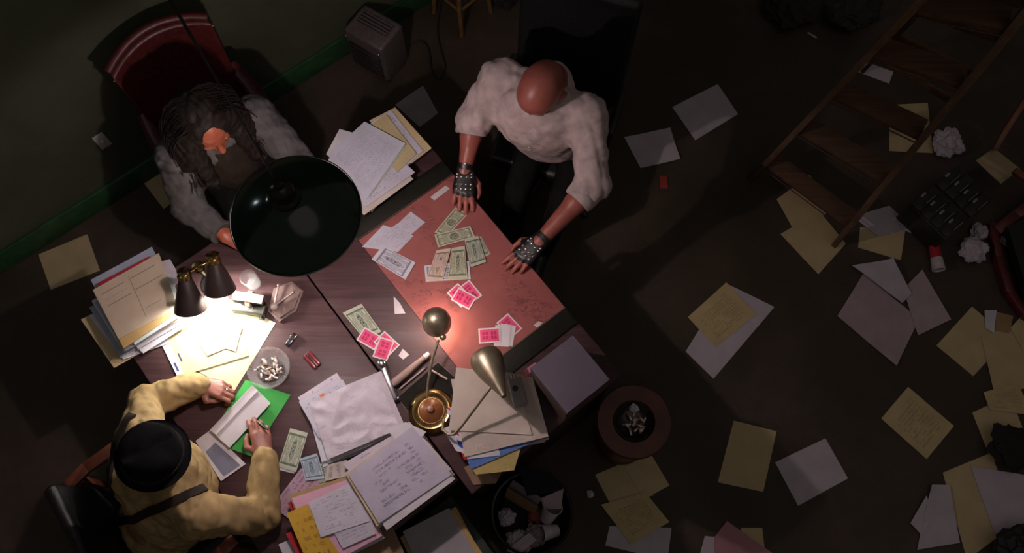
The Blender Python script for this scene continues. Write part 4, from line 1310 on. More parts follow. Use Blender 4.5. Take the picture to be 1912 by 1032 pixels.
# pencil sharpener on the pile
p0 = W(966, 735, T + 0.0975)
sh_ = thing('pencil_sharpener', 'grey metal pencil sharpener with a round black hole, on the envelope pile', 'sharpener', p0)
pu = (W(972, 760, T) - W(958, 705, T)).normalized()
pv = Vector((-pu.y, pu.x, 0))
MB().box(p0 + Z3 * 0.028, (0.055, 0.028, 0.027), (pu, pv, Z3), 0.008, 3).build('housing', plain('grey_casting', (0.26, 0.235, 0.225), 0.45, 0.0), sh_)
MB().lathe([(0.0, 0.004), (0.010, 0.004), (0.012, 0.0)], p0 + pv * -0.006 - pu * 0.012 + Z3 * 0.0545, (0, 0, 1), 20).build('pencil_hole', BLACKP, sh_)
MB().tube([p0 - pu * 0.055 + Z3 * 0.03, p0 - pu * 0.072 + Z3 * 0.03], 0.012, 12).build('crank_boss', STEEL, sh_)
sheet('paper_slip', 'pink slip beside the blue-grey paper box', 'paper', [(976, 692), (1000, 676), (1008, 682), (984, 700)], T + 0.0945, paper('pink_slip', (0.60, 0.20, 0.28)), 0.0008, 0.001)
# paper box
PB = [D(0.925, 0.668, 0), D(1.142, 0.668, 0), D(1.142, 0.462, 0), D(0.925, 0.462, 0)]
bx = thing('paper_box', 'box stacked with blue-grey paper at the far corner of the desk', 'paper box', D(1.03, 0.565, T))
MB().prism([p + Z3 * (T + 0.0005) for p in PB], (0, 0, 0.165)).build('carton', plain('brown_card', (0.09, 0.055, 0.04), 0.8, 0, 0.2), bx, False)
cm = D(1.0335, 0.565, 0)
MB().prism([cm + (p - cm) * 1.02 + Z3 * (T + 0.166) for p in PB], (0, 0, 0.030)).build('lid', paper('box_lid', (0.125, 0.105, 0.135), crump=0.1), bx, False)

# paper pile at the far left corner, beside the pendant
ST = [(612, 290), (681, 227), (757, 268), (685, 372)]
filler('paper_sheet', 'sheet in the tall pile beside the pendant lamp', 'paper', [(618, 296), (690, 232), (770, 280), (690, 385)], T + 0.066, T + 0.009, 9, [pw(), MAN, pw(), TYPED], 0.012, 0.06, 'sheets beside the pendant lamp', 1.0, 61)
for k, (q, lb, mm, nm, ct) in enumerate((
        ([(690, 226), (738, 201), (806, 277), (768, 306)], 'manila folder at the outer corner of the pile beside the pendant lamp', MAN, 'file_folder', 'folder'),
        ([(690, 232), (730, 206), (790, 282), (758, 312)], 'white folded sheet on the outer manila folder', FORM, 'paper_sheet', 'paper'),
        ([(684, 240), (722, 214), (778, 288), (742, 322)], 'yellowed folder next to the white typed pile', paper('yellowed', (0.52, 0.43, 0.24)), 'file_folder', 'folder'))):
    sheet(nm, lb, ct, q, T + 0.068 + 0.005 * k, mm, 0.003, 0.002)
sheet('paper_sheet', 'white sheet with a yellow torn edge nearest the black panel', 'paper', [(640, 360), (740, 300), (772, 335), (680, 402)], T + 0.068, paper('worn_white', (0.58, 0.52, 0.46)), 0.0008, 0.004, 10)
sheet('paper_sheet', 'white sheet with a blue stamp below the typed pile', 'paper', [(640, 350), (748, 296), (775, 322), (684, 386)], T + 0.078, FORM, 0.0008, 0.002)
sheet('paper_sheet', 'pale green sheet peeking out under the typed page', 'paper', [(618, 290), (686, 230), (758, 274), (692, 366)], T + 0.084, paper('pale_green', (0.42, 0.48, 0.40)), 0.0008, 0.002)
sheet('paper_sheet', 'white sheet turned askew at the left of the typed page', 'paper', [(609, 288), (634, 241), (710, 262), (680, 345)], T + 0.0875, pw(), 0.0008, 0.002)
sheet('paper_sheet', 'white typed page on top of the pile beside the pendant lamp', 'paper', ST, T + 0.092, TYPED, 0.0008, 0.001)
# ================================================================== papers on the floor
def fp(label, px, mat, z=0.0008, amp=0.002, **k):
    return sheet('floor_paper', label, 'paper', px, z, mat, 0.0007, amp, k.pop('n', 8), **k)
Y1 = paper('yellow_paper', YELL)
fp('yellow sheet on the floor left of the folder pile', [(72, 475), (163, 437), (187, 505), (95, 541)], Y1)
fp('yellow sheet on the floor under the oxblood armchair arm', [(258, 328), (300, 308), (342, 362), (306, 390)], Y1)
fp('dark crumpled sheet on the floor behind the tall paper pile', [(738, 196), (790, 160), (818, 212), (784, 238)], GREYP, amp=0.006, n=14, freq=14)
fp('white sheet on open floor to the right of the black chair', [(1255, 200), (1340, 157), (1378, 213), (1298, 262)], pl())
fp('curled white sheet on the floor close to the black chair', [(1165, 256), (1251, 240), (1269, 300), (1196, 314)], pl(), amp=0.004, lift=(0, 0.01, 0.02, 0))
fp('white sheet under the handwritten yellow sheet', [(1358, 530), (1446, 573), (1332, 707), (1280, 656)], pl())
fp('yellow handwritten sheet lying on a white one', [(1284, 592), (1356, 527), (1413, 586), (1336, 648)], SCRIPTY, 0.0040)
fp('yellow sheet standing upright in the picture, left of a white one', [(1370, 785), (1450, 805), (1425, 918), (1340, 900)], Y1)
fp('single white sheet at the bottom, right of the upright yellow one', [(1447, 863), (1541, 818), (1583, 893), (1490, 944)], pl())
fp('yellow sheet with folded top corner below the mauve crumpled sheet', [(1645, 781), (1695, 722), (1781, 795), (1730, 857)], SCRIPTY)
fp('large mauve sheet with rounded corner in the right half', [(1563, 590), (1612, 510), (1716, 596), (1672, 684)], paper('mauve_paper', (0.44, 0.34, 0.36)), amp=0.005, lift=(0.004, 0, 0, 0.01))
fp('lilac sheet on the right beside the large mauve sheet', [(1686, 540), (1722, 503), (1776, 596), (1714, 626)], paper('mauve_grey', (0.48, 0.38, 0.40)), 0.007)
fp('folded white sheet with a raised crease on the mauve sheet', [(1590, 496), (1664, 485), (1702, 548), (1684, 566)], pl(), 0.014, amp=0.010, n=14, freq=12, lift=(0, 0.02, 0, 0))
fp('yellow sheet just right of the mauve crumpled sheets', [(1748, 645), (1815, 572), (1882, 632), (1817, 702)], Y1)
fp('big yellow sheet at the right edge of the picture', [(1832, 628), (1910, 606), (1940, 716), (1858, 742)], Y1, 0.0045)
fp('yellow sheet at the right edge above the big one', [(1886, 612), (1935, 560), (1990, 640), (1930, 690)], Y1, 0.0080)
fp('white slip with a dark corner by the red chair leg', [(1838, 579), (1861, 579), (1856, 622), (1840, 612)], pw(), 0.0085)
fp('brown slip next to the white one by the red chair leg', [(1861, 582), (1892, 590), (1884, 622), (1858, 616)], TAN, 0.0080)
fp('torn yellow sheet above the black lump at the right edge', [(1815, 770), (1886, 738), (1925, 840), (1852, 862)], Y1, 0.0008)
fp('yellow sheet with torn tip between two others at the right edge', [(1836, 732), (1900, 715), (1930, 775), (1848, 765)], SCRIPTY, 0.0085)
fp('yellow sheet lower right, partly under a lilac sheet', [(1760, 882), (1850, 845), (1900, 975), (1805, 1045)], Y1)
fp('lilac sheet lower right lying over yellow sheets', [(1812, 870), (1925, 888), (1940, 960), (1862, 1008)], pl(), 0.0050)
fp('yellow sheet in the lower right corner under the lilac sheet', [(1850, 985), (1900, 900), (1990, 950), (1930, 1040)], Y1, 0.0026)
fp('folded lilac envelope lower right with a raised flap', [(1736, 905), (1772, 905), (1792, 1013), (1712, 1026)], pl(), 0.0060, amp=0.003, lift=(0.02, 0.004, 0, 0))
fp('lilac flap at the left of the folded envelope lower right', [(1728, 925), (1745, 960), (1722, 1000), (1700, 976)], pl(), 0.0100, amp=0.002, lift=(0.01, 0, 0, 0))
fp('yellow sheet at the bottom behind the pink one', [(1384, 985), (1423, 985), (1432, 1060), (1380, 1060)], Y1)
fp('pink sheet at the bottom edge', [(1357, 972), (1442, 1032), (1390, 1105), (1305, 1040)], paper('rose_paper', (0.46, 0.22, 0.26)), 0.0035)
fp('white sheet at the bottom edge left of the pink one', [(1316, 1000), (1334, 1002), (1334, 1070), (1300, 1060)], pl(), 0.0068)
fp('yellow sheet touching the wooden ash stand', [(1111, 886), (1178, 858), (1220, 925), (1138, 938)], Y1)
fp('yellow sheet right below the wooden ash stand', [(1166, 872), (1214, 845), (1250, 906), (1202, 932)], Y1, 0.0036)
fp('white sheet below the wrinkled yellow sheet at the bottom', [(1138, 982), (1254, 985), (1246, 1046), (1130, 1018)], pl())
fp('wrinkled yellow sheet at the bottom over a white one', [(1122, 942), (1204, 918), (1250, 974), (1178, 1016)], SCRIPTY, 0.0075, amp=0.003)
fp('yellow sheet at the foot of the ladder, upper of two', [(1450, 372), (1512, 326), (1548, 396), (1482, 430)], Y1, 0.0036)
fp('yellow sheet at the foot of the ladder, lower of two', [(1457, 437), (1530, 394), (1579, 455), (1528, 512)], Y1, 0.0008)
fp('torn yellow sheet right of the ladder foot', [(1606, 424), (1690, 430), (1682, 486), (1602, 462)], Y1)
fp('white sheet behind the lower rail of the ladder', [(1592, 404), (1660, 384), (1706, 424), (1640, 442)], pl(), 0.0036)
fp('white slip beside the dark drawer cabinet', [(1692, 396), (1727, 412), (1704, 436), (1678, 426)], pl(), 0.0070)
fp('yellow sheet seen between the ladder steps', [(1660, 196), (1732, 192), (1742, 286), (1660, 282)], Y1)
fp('lilac sheet behind the ladder near its fourth step', [(1606, 112), (1668, 134), (1660, 156), (1600, 134)], pl())

# crumpled paper balls
def crumple(name, label, px, py, r, mat, seed, flat=0.75, cat='crumpled paper', z=0.0, k=0.45):
    c = W(px, py, z + r * flat)
    b = bmesh.new()
    bmesh.ops.create_icosphere(b, subdivisions=4, radius=1)
    for v in b.verts:
        d = v.co.normalized()
        n1 = noise.noise(d * 1.6 + Vector((seed, 0, 0)))
        n2 = 1 - 2 * abs(noise.noise(d * 2.7 + Vector((0, seed, 3))))
        n3 = 1 - 2 * abs(noise.noise(d * 5.5 + Vector((seed, 5, 0))))
        rr = r * (0.85 + k * n1 + 0.22 * n2 + 0.10 * n3)
        v.co = Vector((d.x * rr, d.y * rr, d.z * rr * flat))
    zmin = min(v.co.z for v in b.verts)
    m = MB().bm(b, Matrix.Translation(Vector((c.x, c.y, z - zmin + 0.0006))))
    return tag(m.build(name, mat, None, True, None, 25), label, cat)
crumple('crumpled_paper', 'crumpled white paper on the floor right of the ladder', 1770, 268, 0.07, pl(), 1.3, 0.7)
crumple('crumpled_paper', 'crumpled white paper ball against the dark drawer cabinet', 1815, 468, 0.062, pl(), 4.4, 0.7)
crumple('crumpled_paper', 'flattened crumpled sheet behind the paper ball at the drawer cabinet', 1829, 432, 0.042, pl(), 9.1, 0.6, 'crumpled paper', 0.0)
crumple('crumpled_paper', 'small crumpled scrap by the red chair', 1880, 448, 0.03, paper('dull_scrap', (0.36, 0.32, 0.28)), 6.2, 0.6)
crumple('black_lump', 'black crumpled lump on the papers at the right edge', 1884, 836, 0.10, plain('black_lump', (0.010, 0.010, 0.009), 0.9), 2.7, 0.35, 'cloth', 0.016)  # flattened irregular black lump over the sheets
crumple('black_bag', 'black bag cut off at the lower right corner', 1918, 1035, 0.13, plain('black_lump2', (0.008, 0.008, 0.008), 0.6), 7.7, 0.55, 'bag', 0.016, 0.25)
crumple('paper_scrap', 'tiny white scrap on the floor near the wastebasket', 1102, 922, 0.016, pl(), 3.1, 0.6, 'paper')
tag(MB().box(W(1516, 66, 0.006), (0.03, 0.005, 0.005), (Vector((0.8, -0.6, 0)), Vector((0.6, 0.8, 0)), Z3), 0.002).build('chalk_stick', plain('chalk', (0.5, 0.45, 0.42), 0.8)), 'short white stick on the floor near the top of the ladder', 'stick')

# red matchbook
mbk = W(1239, 343, 0.001)
mk = thing('matchbook', 'small red matchbook on the dark floor below the curled sheet', 'matchbook', mbk)
MB().box(mbk + Z3 * 0.004, (0.022, 0.045, 0.0035), None, 0.001).build('cover', plain('red_card_stock', (0.28, 0.03, 0.02), 0.6), mk)
MB().box(mbk + Z3 * 0.0085 + Vector((0, -0.038, 0)), (0.022, 0.007, 0.001), None).build('striker', plain('striker', (0.05, 0.03, 0.03), 0.9), mk, False)

# crushed red and white cup with a straw
cu0 = W(1744, 460, 0.035)
cu1 = W(1753, 504, 0.035)
cpx = (cu1 - cu0)
cp = thing('paper_cup', 'red and white paper cup lying on the floor with a straw', 'cup', (cu0.x, cu0.y, 0.001))
Lc = cpx.length
MB().lathe([(0.0, 0.0), (0.026, 0.0), (0.029, Lc * 0.5), (0.0285, Lc * 0.5)], cu0, cpx, 20).build('red_sleeve', paper('cup_red', (0.45, 0.03, 0.04), (0.7, 0.6, 0.6), crump=0.4), cp)
MB().lathe([(0.029, Lc * 0.5), (0.033, Lc), (0.031, Lc), (0.027, Lc * 0.5)], cu0, cpx, 20, closed=True).build('rim_half', plain('cup_white', (0.55, 0.50, 0.50), 0.6), cp)
MB().tube([cu0, W(1738, 444, 0.03), W(1727, 430, 0.02)], 0.004, 8).build('straw', plain('straw_white', (0.45, 0.38, 0.38), 0.5), cp)

# ================================================================== step ladder
LW = mat_wood('old_ladder_wood', (0.085, 0.045, 0.024), (0.17, 0.095, 0.058), 0.8, 0.65)
LR = mat_wood('worn_rail_wood', (0.13, 0.075, 0.045), (0.24, 0.15, 0.10), 0.8, 0.6)
fa, fb = W(1408, 328, 0), W(1563, 452, 0)
lad = thing('step_ladder', 'old wooden step ladder with flat treads standing on the right', 'ladder', (fa + fb) / 2)
# upper ends of the front rails, from the photo directions at 1.9 m height
ZT = 1.95
ta_, tb_ = W(1762, -42, ZT), W(1950, -18, ZT)
def lerp(a, b, t):
    return a + (b - a) * t
wl = (fb - fa).normalized()
fl = Vector((wl.y, -wl.x, 0))
for a, b in ((fa, ta_), (fb, tb_)):
    MB().box(**rail(a, b, 0.028, 0.075, up=fl, bev=0.003)).build('front_rail', LR, lad)
hs = []
def rail_z(px, py):
    """height on the first rail whose picture passes closest to the pixel"""
    best = None
    for i in range(400):
        t = i / 400
        p = lerp(fa, ta_, t)
        d = p - Vector((0, 0, CH))
        zc = d.y * SN - d.z * CS
        x = 956 + FPX * d.x / zc
        y = 516 - FPX * (d.y * CS + d.z * SN) / zc
        e = (x - px) ** 2 + (y - py) ** 2
        if best is None or e < best[0]:
            best = (e, t)
    return best[1]
for (sx, sy) in ((1427, 303), (1490, 241), (1554, 178), (1622, 98), (1706, 16)):
    t = rail_z(sx, sy)
    a, b = lerp(fa, ta_, t), lerp(fb, tb_, t)
    w2 = (b - a).normalized()
    f2 = Vector((-w2.y, w2.x, 0))
    MB().box((a + b) / 2 + f2 * 0.036, ((b - a).length / 2 - 0.012, 0.050, 0.011), (w2, f2, Z3), 0.002).build('tread', LW, lad)
    MB().tube([a - f2 * 0.02 + Z3 * -0.02, b - f2 * 0.02 + Z3 * -0.02], 0.003, 6).build('tie_rod', plain('rusty_iron', (0.10, 0.06, 0.045), 0.6, 0.6), lad)
bfl = Vector((-wl.y, wl.x, 0))
ga, gb = fa + bfl * 0.95 + wl * 0.03, fb + bfl * 0.95 - wl * 0.03
for a, b in ((ga, ta_ + bfl * 0.10 + wl * 0.02 - Z3 * 0.02), (gb, tb_ + bfl * 0.10 - wl * 0.02 - Z3 * 0.02)):
    MB().box(**rail(a, b, 0.022, 0.045, up=bfl, bev=0.003)).build('rear_leg', LW, lad)
for t in (0.22, 0.45, 0.68, 0.86):
    a, b = lerp(ga, ta_ + bfl * 0.10, t), lerp(gb, tb_ + bfl * 0.10, t)
    MB().box(**rail(a, b, 0.02, 0.045, bev=0.003)).build('rear_rung', LW, lad)
MB().box((ta_ + tb_) / 2 + Z3 * 0.012 + bfl * 0.06, ((tb_ - ta_).length / 2 + 0.03, 0.09, 0.012), ((tb_ - ta_).normalized(), bfl, Z3), 0.003).build('top_cap', LW, lad)

# ================================================================== drawer cabinet lying on its back
q = [W(1700, 380, 0.18), W(1790, 304, 0.18), W(1856, 372, 0.18), W(1766, 446, 0.18)]
cc = sum(q, Vector((0, 0, 0))) / 4
eu = (q[1] - q[0] + q[2] - q[3])
ev = (q[3] - q[0] + q[2] - q[1])
hu, hv = eu.length / 4, ev.length / 4
eu.normalize()
ev = Vector((eu.y, -eu.x, 0))
DKM = plain('dark_drab_steel', (0.030, 0.030, 0.024), 0.4, 0.3, 0.3, 20)
dc = thing('drawer_cabinet', 'dark metal drawer cabinet lying on its back right of the ladder', 'cabinet', (cc.x, cc.y, 0))
MB().box((cc.x, cc.y, 0.0855), (hu, hv, 0.085), (eu, ev, Z3), 0.004).build('body', DKM, dc)
for i in range(2):
    for j in range(4):
        c0 = Vector((cc.x, cc.y, 0.1745)) + eu * hu * (-0.5 + i) + ev * hv * (-0.75 + j * 0.5)
        dr = MB().box(c0, (hu * 0.46, hv * 0.22, 0.006), (eu, ev, Z3), 0.002).build('drawer', DKM, dc)
        MB().tube([c0 + ev * 0.02 - eu * 0.035 + Z3 * 0.005, c0 + ev * 0.02 - eu * 0.035 + Z3 * 0.02, c0 + ev * 0.02 + eu * 0.035 + Z3 * 0.02, c0 + ev * 0.02 + eu * 0.035 + Z3 * 0.005], 0.003, 6).build('pull', STEEL, dr)
        MB().box(c0 - ev * 0.022 + Z3 * 0.008, (0.016, 0.006, 0.002), (eu, ev, Z3), 0.0005).build('label_frame', STEEL, dr)

# overturned red wooden chair at the right edge
REDW = plain('red_lacquer_wood', (0.10, 0.014, 0.012), 0.4, 0, 0.3, 18)
oc0 = W(1930, 480, 0)
oc = thing('overturned_chair', 'red wooden chair with black seat lying overturned at the right edge', 'chair', oc0)
def bar(pts, z, w, h, name, mat):
    m = MB()
    ps = [W(x, y, zz) for (x, y), zz in zip(pts, z)]
    for i in range(len(ps) - 1):
        m.box(**rail(ps[i], ps[i + 1] + (ps[i + 1] - ps[i]).normalized() * 0.008, w, h, bev=0.006))
    return m.build(name, mat, oc)
bar([(1850, 418), (1862, 480), (1882, 545), (1915, 590), (1960, 606)], [0.03, 0.03, 0.03, 0.03, 0.03], 0.04, 0.05, 'curved_rail', REDW)
bar([(1858, 432), (1895, 402), (1950, 362)], [0.04, 0.06, 0.10], 0.055, 0.05, 'back_post', REDW)
bar([(1960, 606), (2010, 520)], [0.03, 0.05], 0.04, 0.05, 'rail', REDW)
bar([(1856, 280), (1880, 240), (1912, 190), (1950, 140)], [0.22, 0.28, 0.34, 0.42], 0.03, 0.03, 'leg', plain('orange_wood', (0.20, 0.07, 0.03), 0.4))
bar([(1893, 318), (1930, 345), (1975, 380)], [0.28, 0.28, 0.28], 0.035, 0.03, 'leg', plain('orange_wood', (0.2, 0.07, 0.03), 0.4))
sq = [W(1872, 430, 0.05), W(1975, 380, 0.05), W(2030, 500, 0.05), W(1915, 570, 0.05)]
MB().prism(sq, (0, 0, 0.05)).build('seat', BLEATH, oc, False)
sheet('file_folder', 'manila folder lying on the drawer cabinet by the orange chair leg', 'folder', [(1822, 300), (1855, 277), (1904, 316), (1868, 344)], 0.186, paper('dim_manila', (0.44, 0.34, 0.20)), 0.004, 0.002)

# ================================================================== heater, cord, stool at the top
hq = [W(678, 4, 0.34), W(753, 46, 0.34), W(711, 94, 0.34), W(642, 55, 0.34)]
hc = sum(hq, Vector((0, 0, 0))) / 4
he = (hq[1] - hq[0] + hq[2] - hq[3])
hL, hWd = he.length / 4, ((hq[3] - hq[0]).length + (hq[2] - hq[1]).length) / 4
he.normalize()
hf = Vector((he.y, -he.x, 0))
GM = plain('grey_hammer_paint', (0.15, 0.125, 0.120), 0.4, 0.3, 0.2, 60)
ht = thing('floor_heater', 'small grey metal heater with a slotted top standing by the green baseboard', 'heater', (hc.x, hc.y, 0))
MB().box((hc.x, hc.y, 0.185), (hL, hWd, 0.155), (he, hf, Z3), 0.018, 3).build('housing', GM, ht)
MB().box(Vector((hc.x, hc.y, 0.3415)) - hf * hWd * 0.25, (hL * 0.75, hWd * 0.40, 0.0015), (he, hf, Z3), 0.0005).build('top_recess', plain('dark_vent', (0.02, 0.018, 0.017), 0.6), ht)
for k in range(4):
    MB().box(Vector((hc.x, hc.y, 0.345)) + hf * (hWd * (-0.55 + k * 0.2)), (hL * 0.74, 0.006, 0.002), (he, hf, Z3), 0.0008).build('vent_slat', GM, ht)
MB().box(Vector((hc.x, hc.y, 0.16)) + hf * (hWd + 0.003), (hL * 0.8, 0.003, 0.10), (he, hf, Z3), 0.001).build('front_grille', plain('dark_vent2', (0.03, 0.02, 0.018), 0.5), ht)
for k in range(6):
    MB().tube([Vector((hc.x, hc.y, 0.075 + k * 0.034)) + hf * (hWd + 0.010) - he * hL * 0.76, Vector((hc.x, hc.y, 0.075 + k * 0.034)) + hf * (hWd + 0.010) + he * hL * 0.76], 0.003, 6).build('grille_bar', STEEL, ht)
for s in (-1, 1):
    MB().ball(Vector((hc.x, hc.y, 0.30)) + hf * (hWd + 0.008) + he * hL * s * 0.86, 0.009, 2).build('chrome_knob', plain('chrome', (0.6, 0.6, 0.66), 0.15, 1), ht)
    for s2 in (-1, 1):
        MB().tube([Vector((hc.x, hc.y, 0.032)) + hf * hWd * 0.7 * s2 + he * hL * s * 0.75, Vector((hc.x, hc.y, 0.001)) + hf * hWd * 0.7 * s2 + he * hL * s * 0.8], 0.012, 8).build('foot', BLACKP, ht)
cdp = [W(x, y, 0.006) for x, y in ((764, 84), (780, 76), (796, 82), (804, 104), (806, 128), (816, 146), (828, 142), (832, 122), (826, 100), (820, 76), (818, 52), (822, 20), (830, -20))]
def smooth_path(ps, n=5):
    out = []
    for i in range(len(ps) - 1):
        p0 = ps[max(i - 1, 0)]; p1 = ps[i]; p2 = ps[i + 1]; p3 = ps[min(i + 2, len(ps) - 1)]
        for k in range(n):
            t = k / n
            out.append(0.5 * ((2 * p1) + (p2 - p0) * t + (2 * p0 - 5 * p1 + 4 * p2 - p3) * t * t + (3 * p1 - p0 - 3 * p2 + p3) * t ** 3))
    out.append(ps[-1])
    return out
tag(MB().tube(smooth_path(cdp), 0.0045, 7).build('power_cord', BLACKP), 'black power cord looping on the floor beside the grey heater', 'cord')
# wooden stool, mostly above the frame
OW = plain('orange_wood', (0.2, 0.07, 0.03), 0.4)
st0 = W(862, 68, 0.0)
sto = thing('wooden_stool', 'wooden stool cut off at the top edge, one pale leg in view', 'stool', st0 + Vector((0.0, 0.165, 0)))
sc_ = st0 + Vector((0.0, 0.165, 0))
STW = plain('pale_stool_wood', (0.17, 0.09, 0.03), 0.5, 0, 0.3, 20)
SD = [Vector((0, -1, 0)), Vector((1, 0, 0)), Vector((0, 1, 0)), Vector((-1, 0, 0))]
for e in SD:
    MB().tube([sc_ + e * 0.165, sc_ + e * 0.12 + Z3 * 0.45], [0.013, 0.017], 10).build('leg', STW, sto)
MB().lathe([(0.0, 0.45), (0.135, 0.45), (0.140, 0.458), (0.140, 0.474), (0.135, 0.482), (0.0, 0.482)], sc_, (0, 0, 1), 32).build('seat', STW, sto)
for k in range(4):
    MB().tube([sc_ + SD[k] * 0.145 + Z3 * 0.2, sc_ + SD[(k + 1) % 4] * 0.145 + Z3 * 0.2], 0.009, 8).build('stretcher', STW, sto)
crumple('black_lump', 'black bundle on the floor beside the stool at the top edge', 945, -4, 0.06, plain('black_lump', (0.01, 0.01, 0.009), 0.9), 5.2, 0.5, 'cloth')
crumple('dark_rubbish', 'dark bundle of rubbish on the floor left of the ladder top', 1480, 8, 0.14, plain('dark_rubbish', (0.02, 0.019, 0.012), 0.8), 8.8, 0.5, 'rubbish')
crumple('dark_rubbish', 'second dark bundle of rubbish behind the rear legs of the ladder', 1590, 20, 0.13, plain('dark_rubbish', (0.02, 0.019, 0.012), 0.8), 3.8, 0.5, 'rubbish')

# ================================================================== wooden ash stand
az = 0.52
ac = W(1184, 786, az)
ac.z = 0
asd = thing('ash_stand', 'round brown wooden ash stand beside the desk', 'ash stand', ac)
ASW = plain('red_brown_stave', (0.115, 0.035, 0.016), 0.45, 0, 0.3, 14)
MB().lathe([(0.0, 0.002), (0.115, 0.002), (0.118, 0.012), (0.112, 0.03), (0.128, 0.25), (0.140, az - 0.03), (0.088, az - 0.03), (0.088, az - 0.05), (0.0, az - 0.05)], ac, (0, 0, 1), 48).build('barrel', ASW, asd)
MB().lathe([(0.158, az - 0.030), (0.160, az - 0.008), (0.155, az), (0.090, az), (0.086, az - 0.006), (0.086, az - 0.030)], ac, (0, 0, 1), 48, closed=True).build('top_ring', ASW, asd)
for hz_ in (0.06, 0.40):
    rr = 0.112 + (0.140 - 0.112) * hz_ / az + 0.004
    MB().lathe([(rr, hz_ - 0.012), (rr + 0.003, hz_ - 0.012), (rr + 0.004, hz_ + 0.012), (rr + 0.001, hz_ + 0.012)], ac, (0, 0, 1), 48, closed=True).build('hoop', BLACKM, asd)
MB().lathe([(0.0, az - 0.034), (0.05, az - 0.033), (0.070, az - 0.022), (0.083, az + 0.001), (0.086, az + 0.003), (0.0865, az - 0.002), (0.074, az - 0.026), (0.052, az - 0.038), (0.0, az - 0.039)], ac, (0, 0, 1), 40).build('ash_bowl', plain('black_bowl', (0.018, 0.012, 0.010), 0.25), asd)
ashtray_butts(ac, 0.050, 16, az - 0.033, 'cigarette butt in the bowl of the wooden ash stand', 'butts in the ash stand', 15, 0.032)
crumple('paper_scrap', 'crumpled white wrapper among the butts in the ash stand', 1184, 762, 0.017, pw(), 2.2, 0.8, 'paper', az - 0.022)

# ================================================================== wastebasket
wz = 0.36
wc_ = W(993, 957, wz)
wc_.z = 0
wb = thing('wastebasket', 'round black wastebasket overflowing with rubbish beside the desk end', 'wastebasket', wc_)
BKM = plain('black_basket', (0.014, 0.015, 0.012), 0.35, 0.2, 0.3)
MB().lathe([(0.0, 0.004), (0.125, 0.004), (0.13, 0.0), (0.173, wz), (0.169, wz), (0.126, 0.008), (0.0, 0.010)], wc_, (0, 0, 1), 48).build('body', BKM, wb)
MB().lathe([(0.166, wz - 0.006), (0.175, wz - 0.008), (0.178, wz), (0.173, wz + 0.006), (0.166, wz + 0.004)], wc_, (0, 0, 1), 48, closed=True).build('rim', BKM, wb)
MB().lathe([(0.0, 0.20), (0.135, 0.19), (0.122, 0.012), (0.0, 0.011)], wc_, (0, 0, 1), 24).build('rubbish_heap', plain('dark_rubbish2', (0.015, 0.014, 0.012), 0.8), wb)
WZ = 0.25
crumple('crumpled_paper', 'small crumpled white paper in the wastebasket', 946, 965, 0.035, pl(), 12.1, 1.0, 'crumpled paper', WZ)
crumple('crumpled_paper', 'white torn packet in the lower part of the wastebasket', 968, 1012, 0.05, pl(), 13.7, 0.6, 'crumpled paper', WZ)
crumple('crumpled_paper', 'dull wrinkled wrapper next to the cups in the wastebasket', 1000, 1000, 0.045, paper('dull_wrap', (0.30, 0.25, 0.24)), 17.7, 0.8, 'crumpled paper', WZ)
crumple('crumpled_paper', 'reddish scrap in the middle of the wastebasket', 1000, 962, 0.03, paper('dull_red', (0.28, 0.08, 0.07)), 18.7, 0.8, 'crumpled paper', WZ)
sheet('paper_sheet', 'white packet with a red stripe in the wastebasket', 'paper', [(954, 1020), (988, 994), (1002, 1008), (972, 1034)], 0.332, paper('striped_packet', (0.55, 0.48, 0.52), (0.40, 0.04, 0.14), 'ruled', 2, amount=1.6), 0.002, 0.003)
def magazine(px, label, mat, z, tilt):
    sheet('magazine', label, 'magazine', px, min(z), mat, 0.006, 0.002, 6, zs=z)
magazine([(958, 896), (1012, 930), (1000, 948), (946, 914)], 'dark magazine stuck in the wastebasket, pale edge upward', GREYP, (0.42, 0.40, 0.30, 0.31), 0)
magazine([(948, 910), (1006, 946), (996, 960), (942, 928)], 'second dark magazine leaning in the wastebasket', TAN, (0.385, 0.365, 0.275, 0.285), 0)
magazine([(966, 866), (1030, 882), (1048, 915), (984, 926)], 'black folder standing up at the back of the wastebasket', paper('black_folder', (0.012, 0.010, 0.012)), (0.47, 0.45, 0.43, 0.45), 0)
magazine([(1010, 930), (1052, 912), (1048, 950), (1014, 950)], 'mauve card folded over the wastebasket rim', paper('mauve_grey', (0.48, 0.38, 0.40)), (0.37, 0.375, 0.372, 0.34), 0)
def cup(px, py, z, ax, label, s=1.0):
    c = W(px, py, z)
    t = thing('plastic_cup', label, 'cup', c)
    MB().lathe([(0.0, 0.0), (0.026 * s, 0.0), (0.036 * s, 0.075 * s), (0.0385 * s, 0.077 * s), (0.0385 * s, 0.080 * s), (0.035 * s, 0.079 * s), (0.0245 * s, 0.003), (0.0, 0.003)], c, ax, 28).build('cup_wall', plain('foam_white', (0.55, 0.50, 0.54), 0.5), t)
cup(1020, 968, 0.300, (0.2, 0.35, 0.55), 'white foam cup standing behind another in the wastebasket', 1.15)
cup(1040, 990, 0.300, (-0.75, -0.15, 0.35), 'white foam cup lying on its side in the wastebasket', 1.0)
# ================================================================== people
def unit(v):
    return Vector(v).normalized()

def frame_of(fwd, up):
    f = unit(fwd)
    u = Vector(up) - f * Vector(up).dot(f)
    u.normalize()
    s = f.cross(u)            # to the right of the person
    return f, u, s

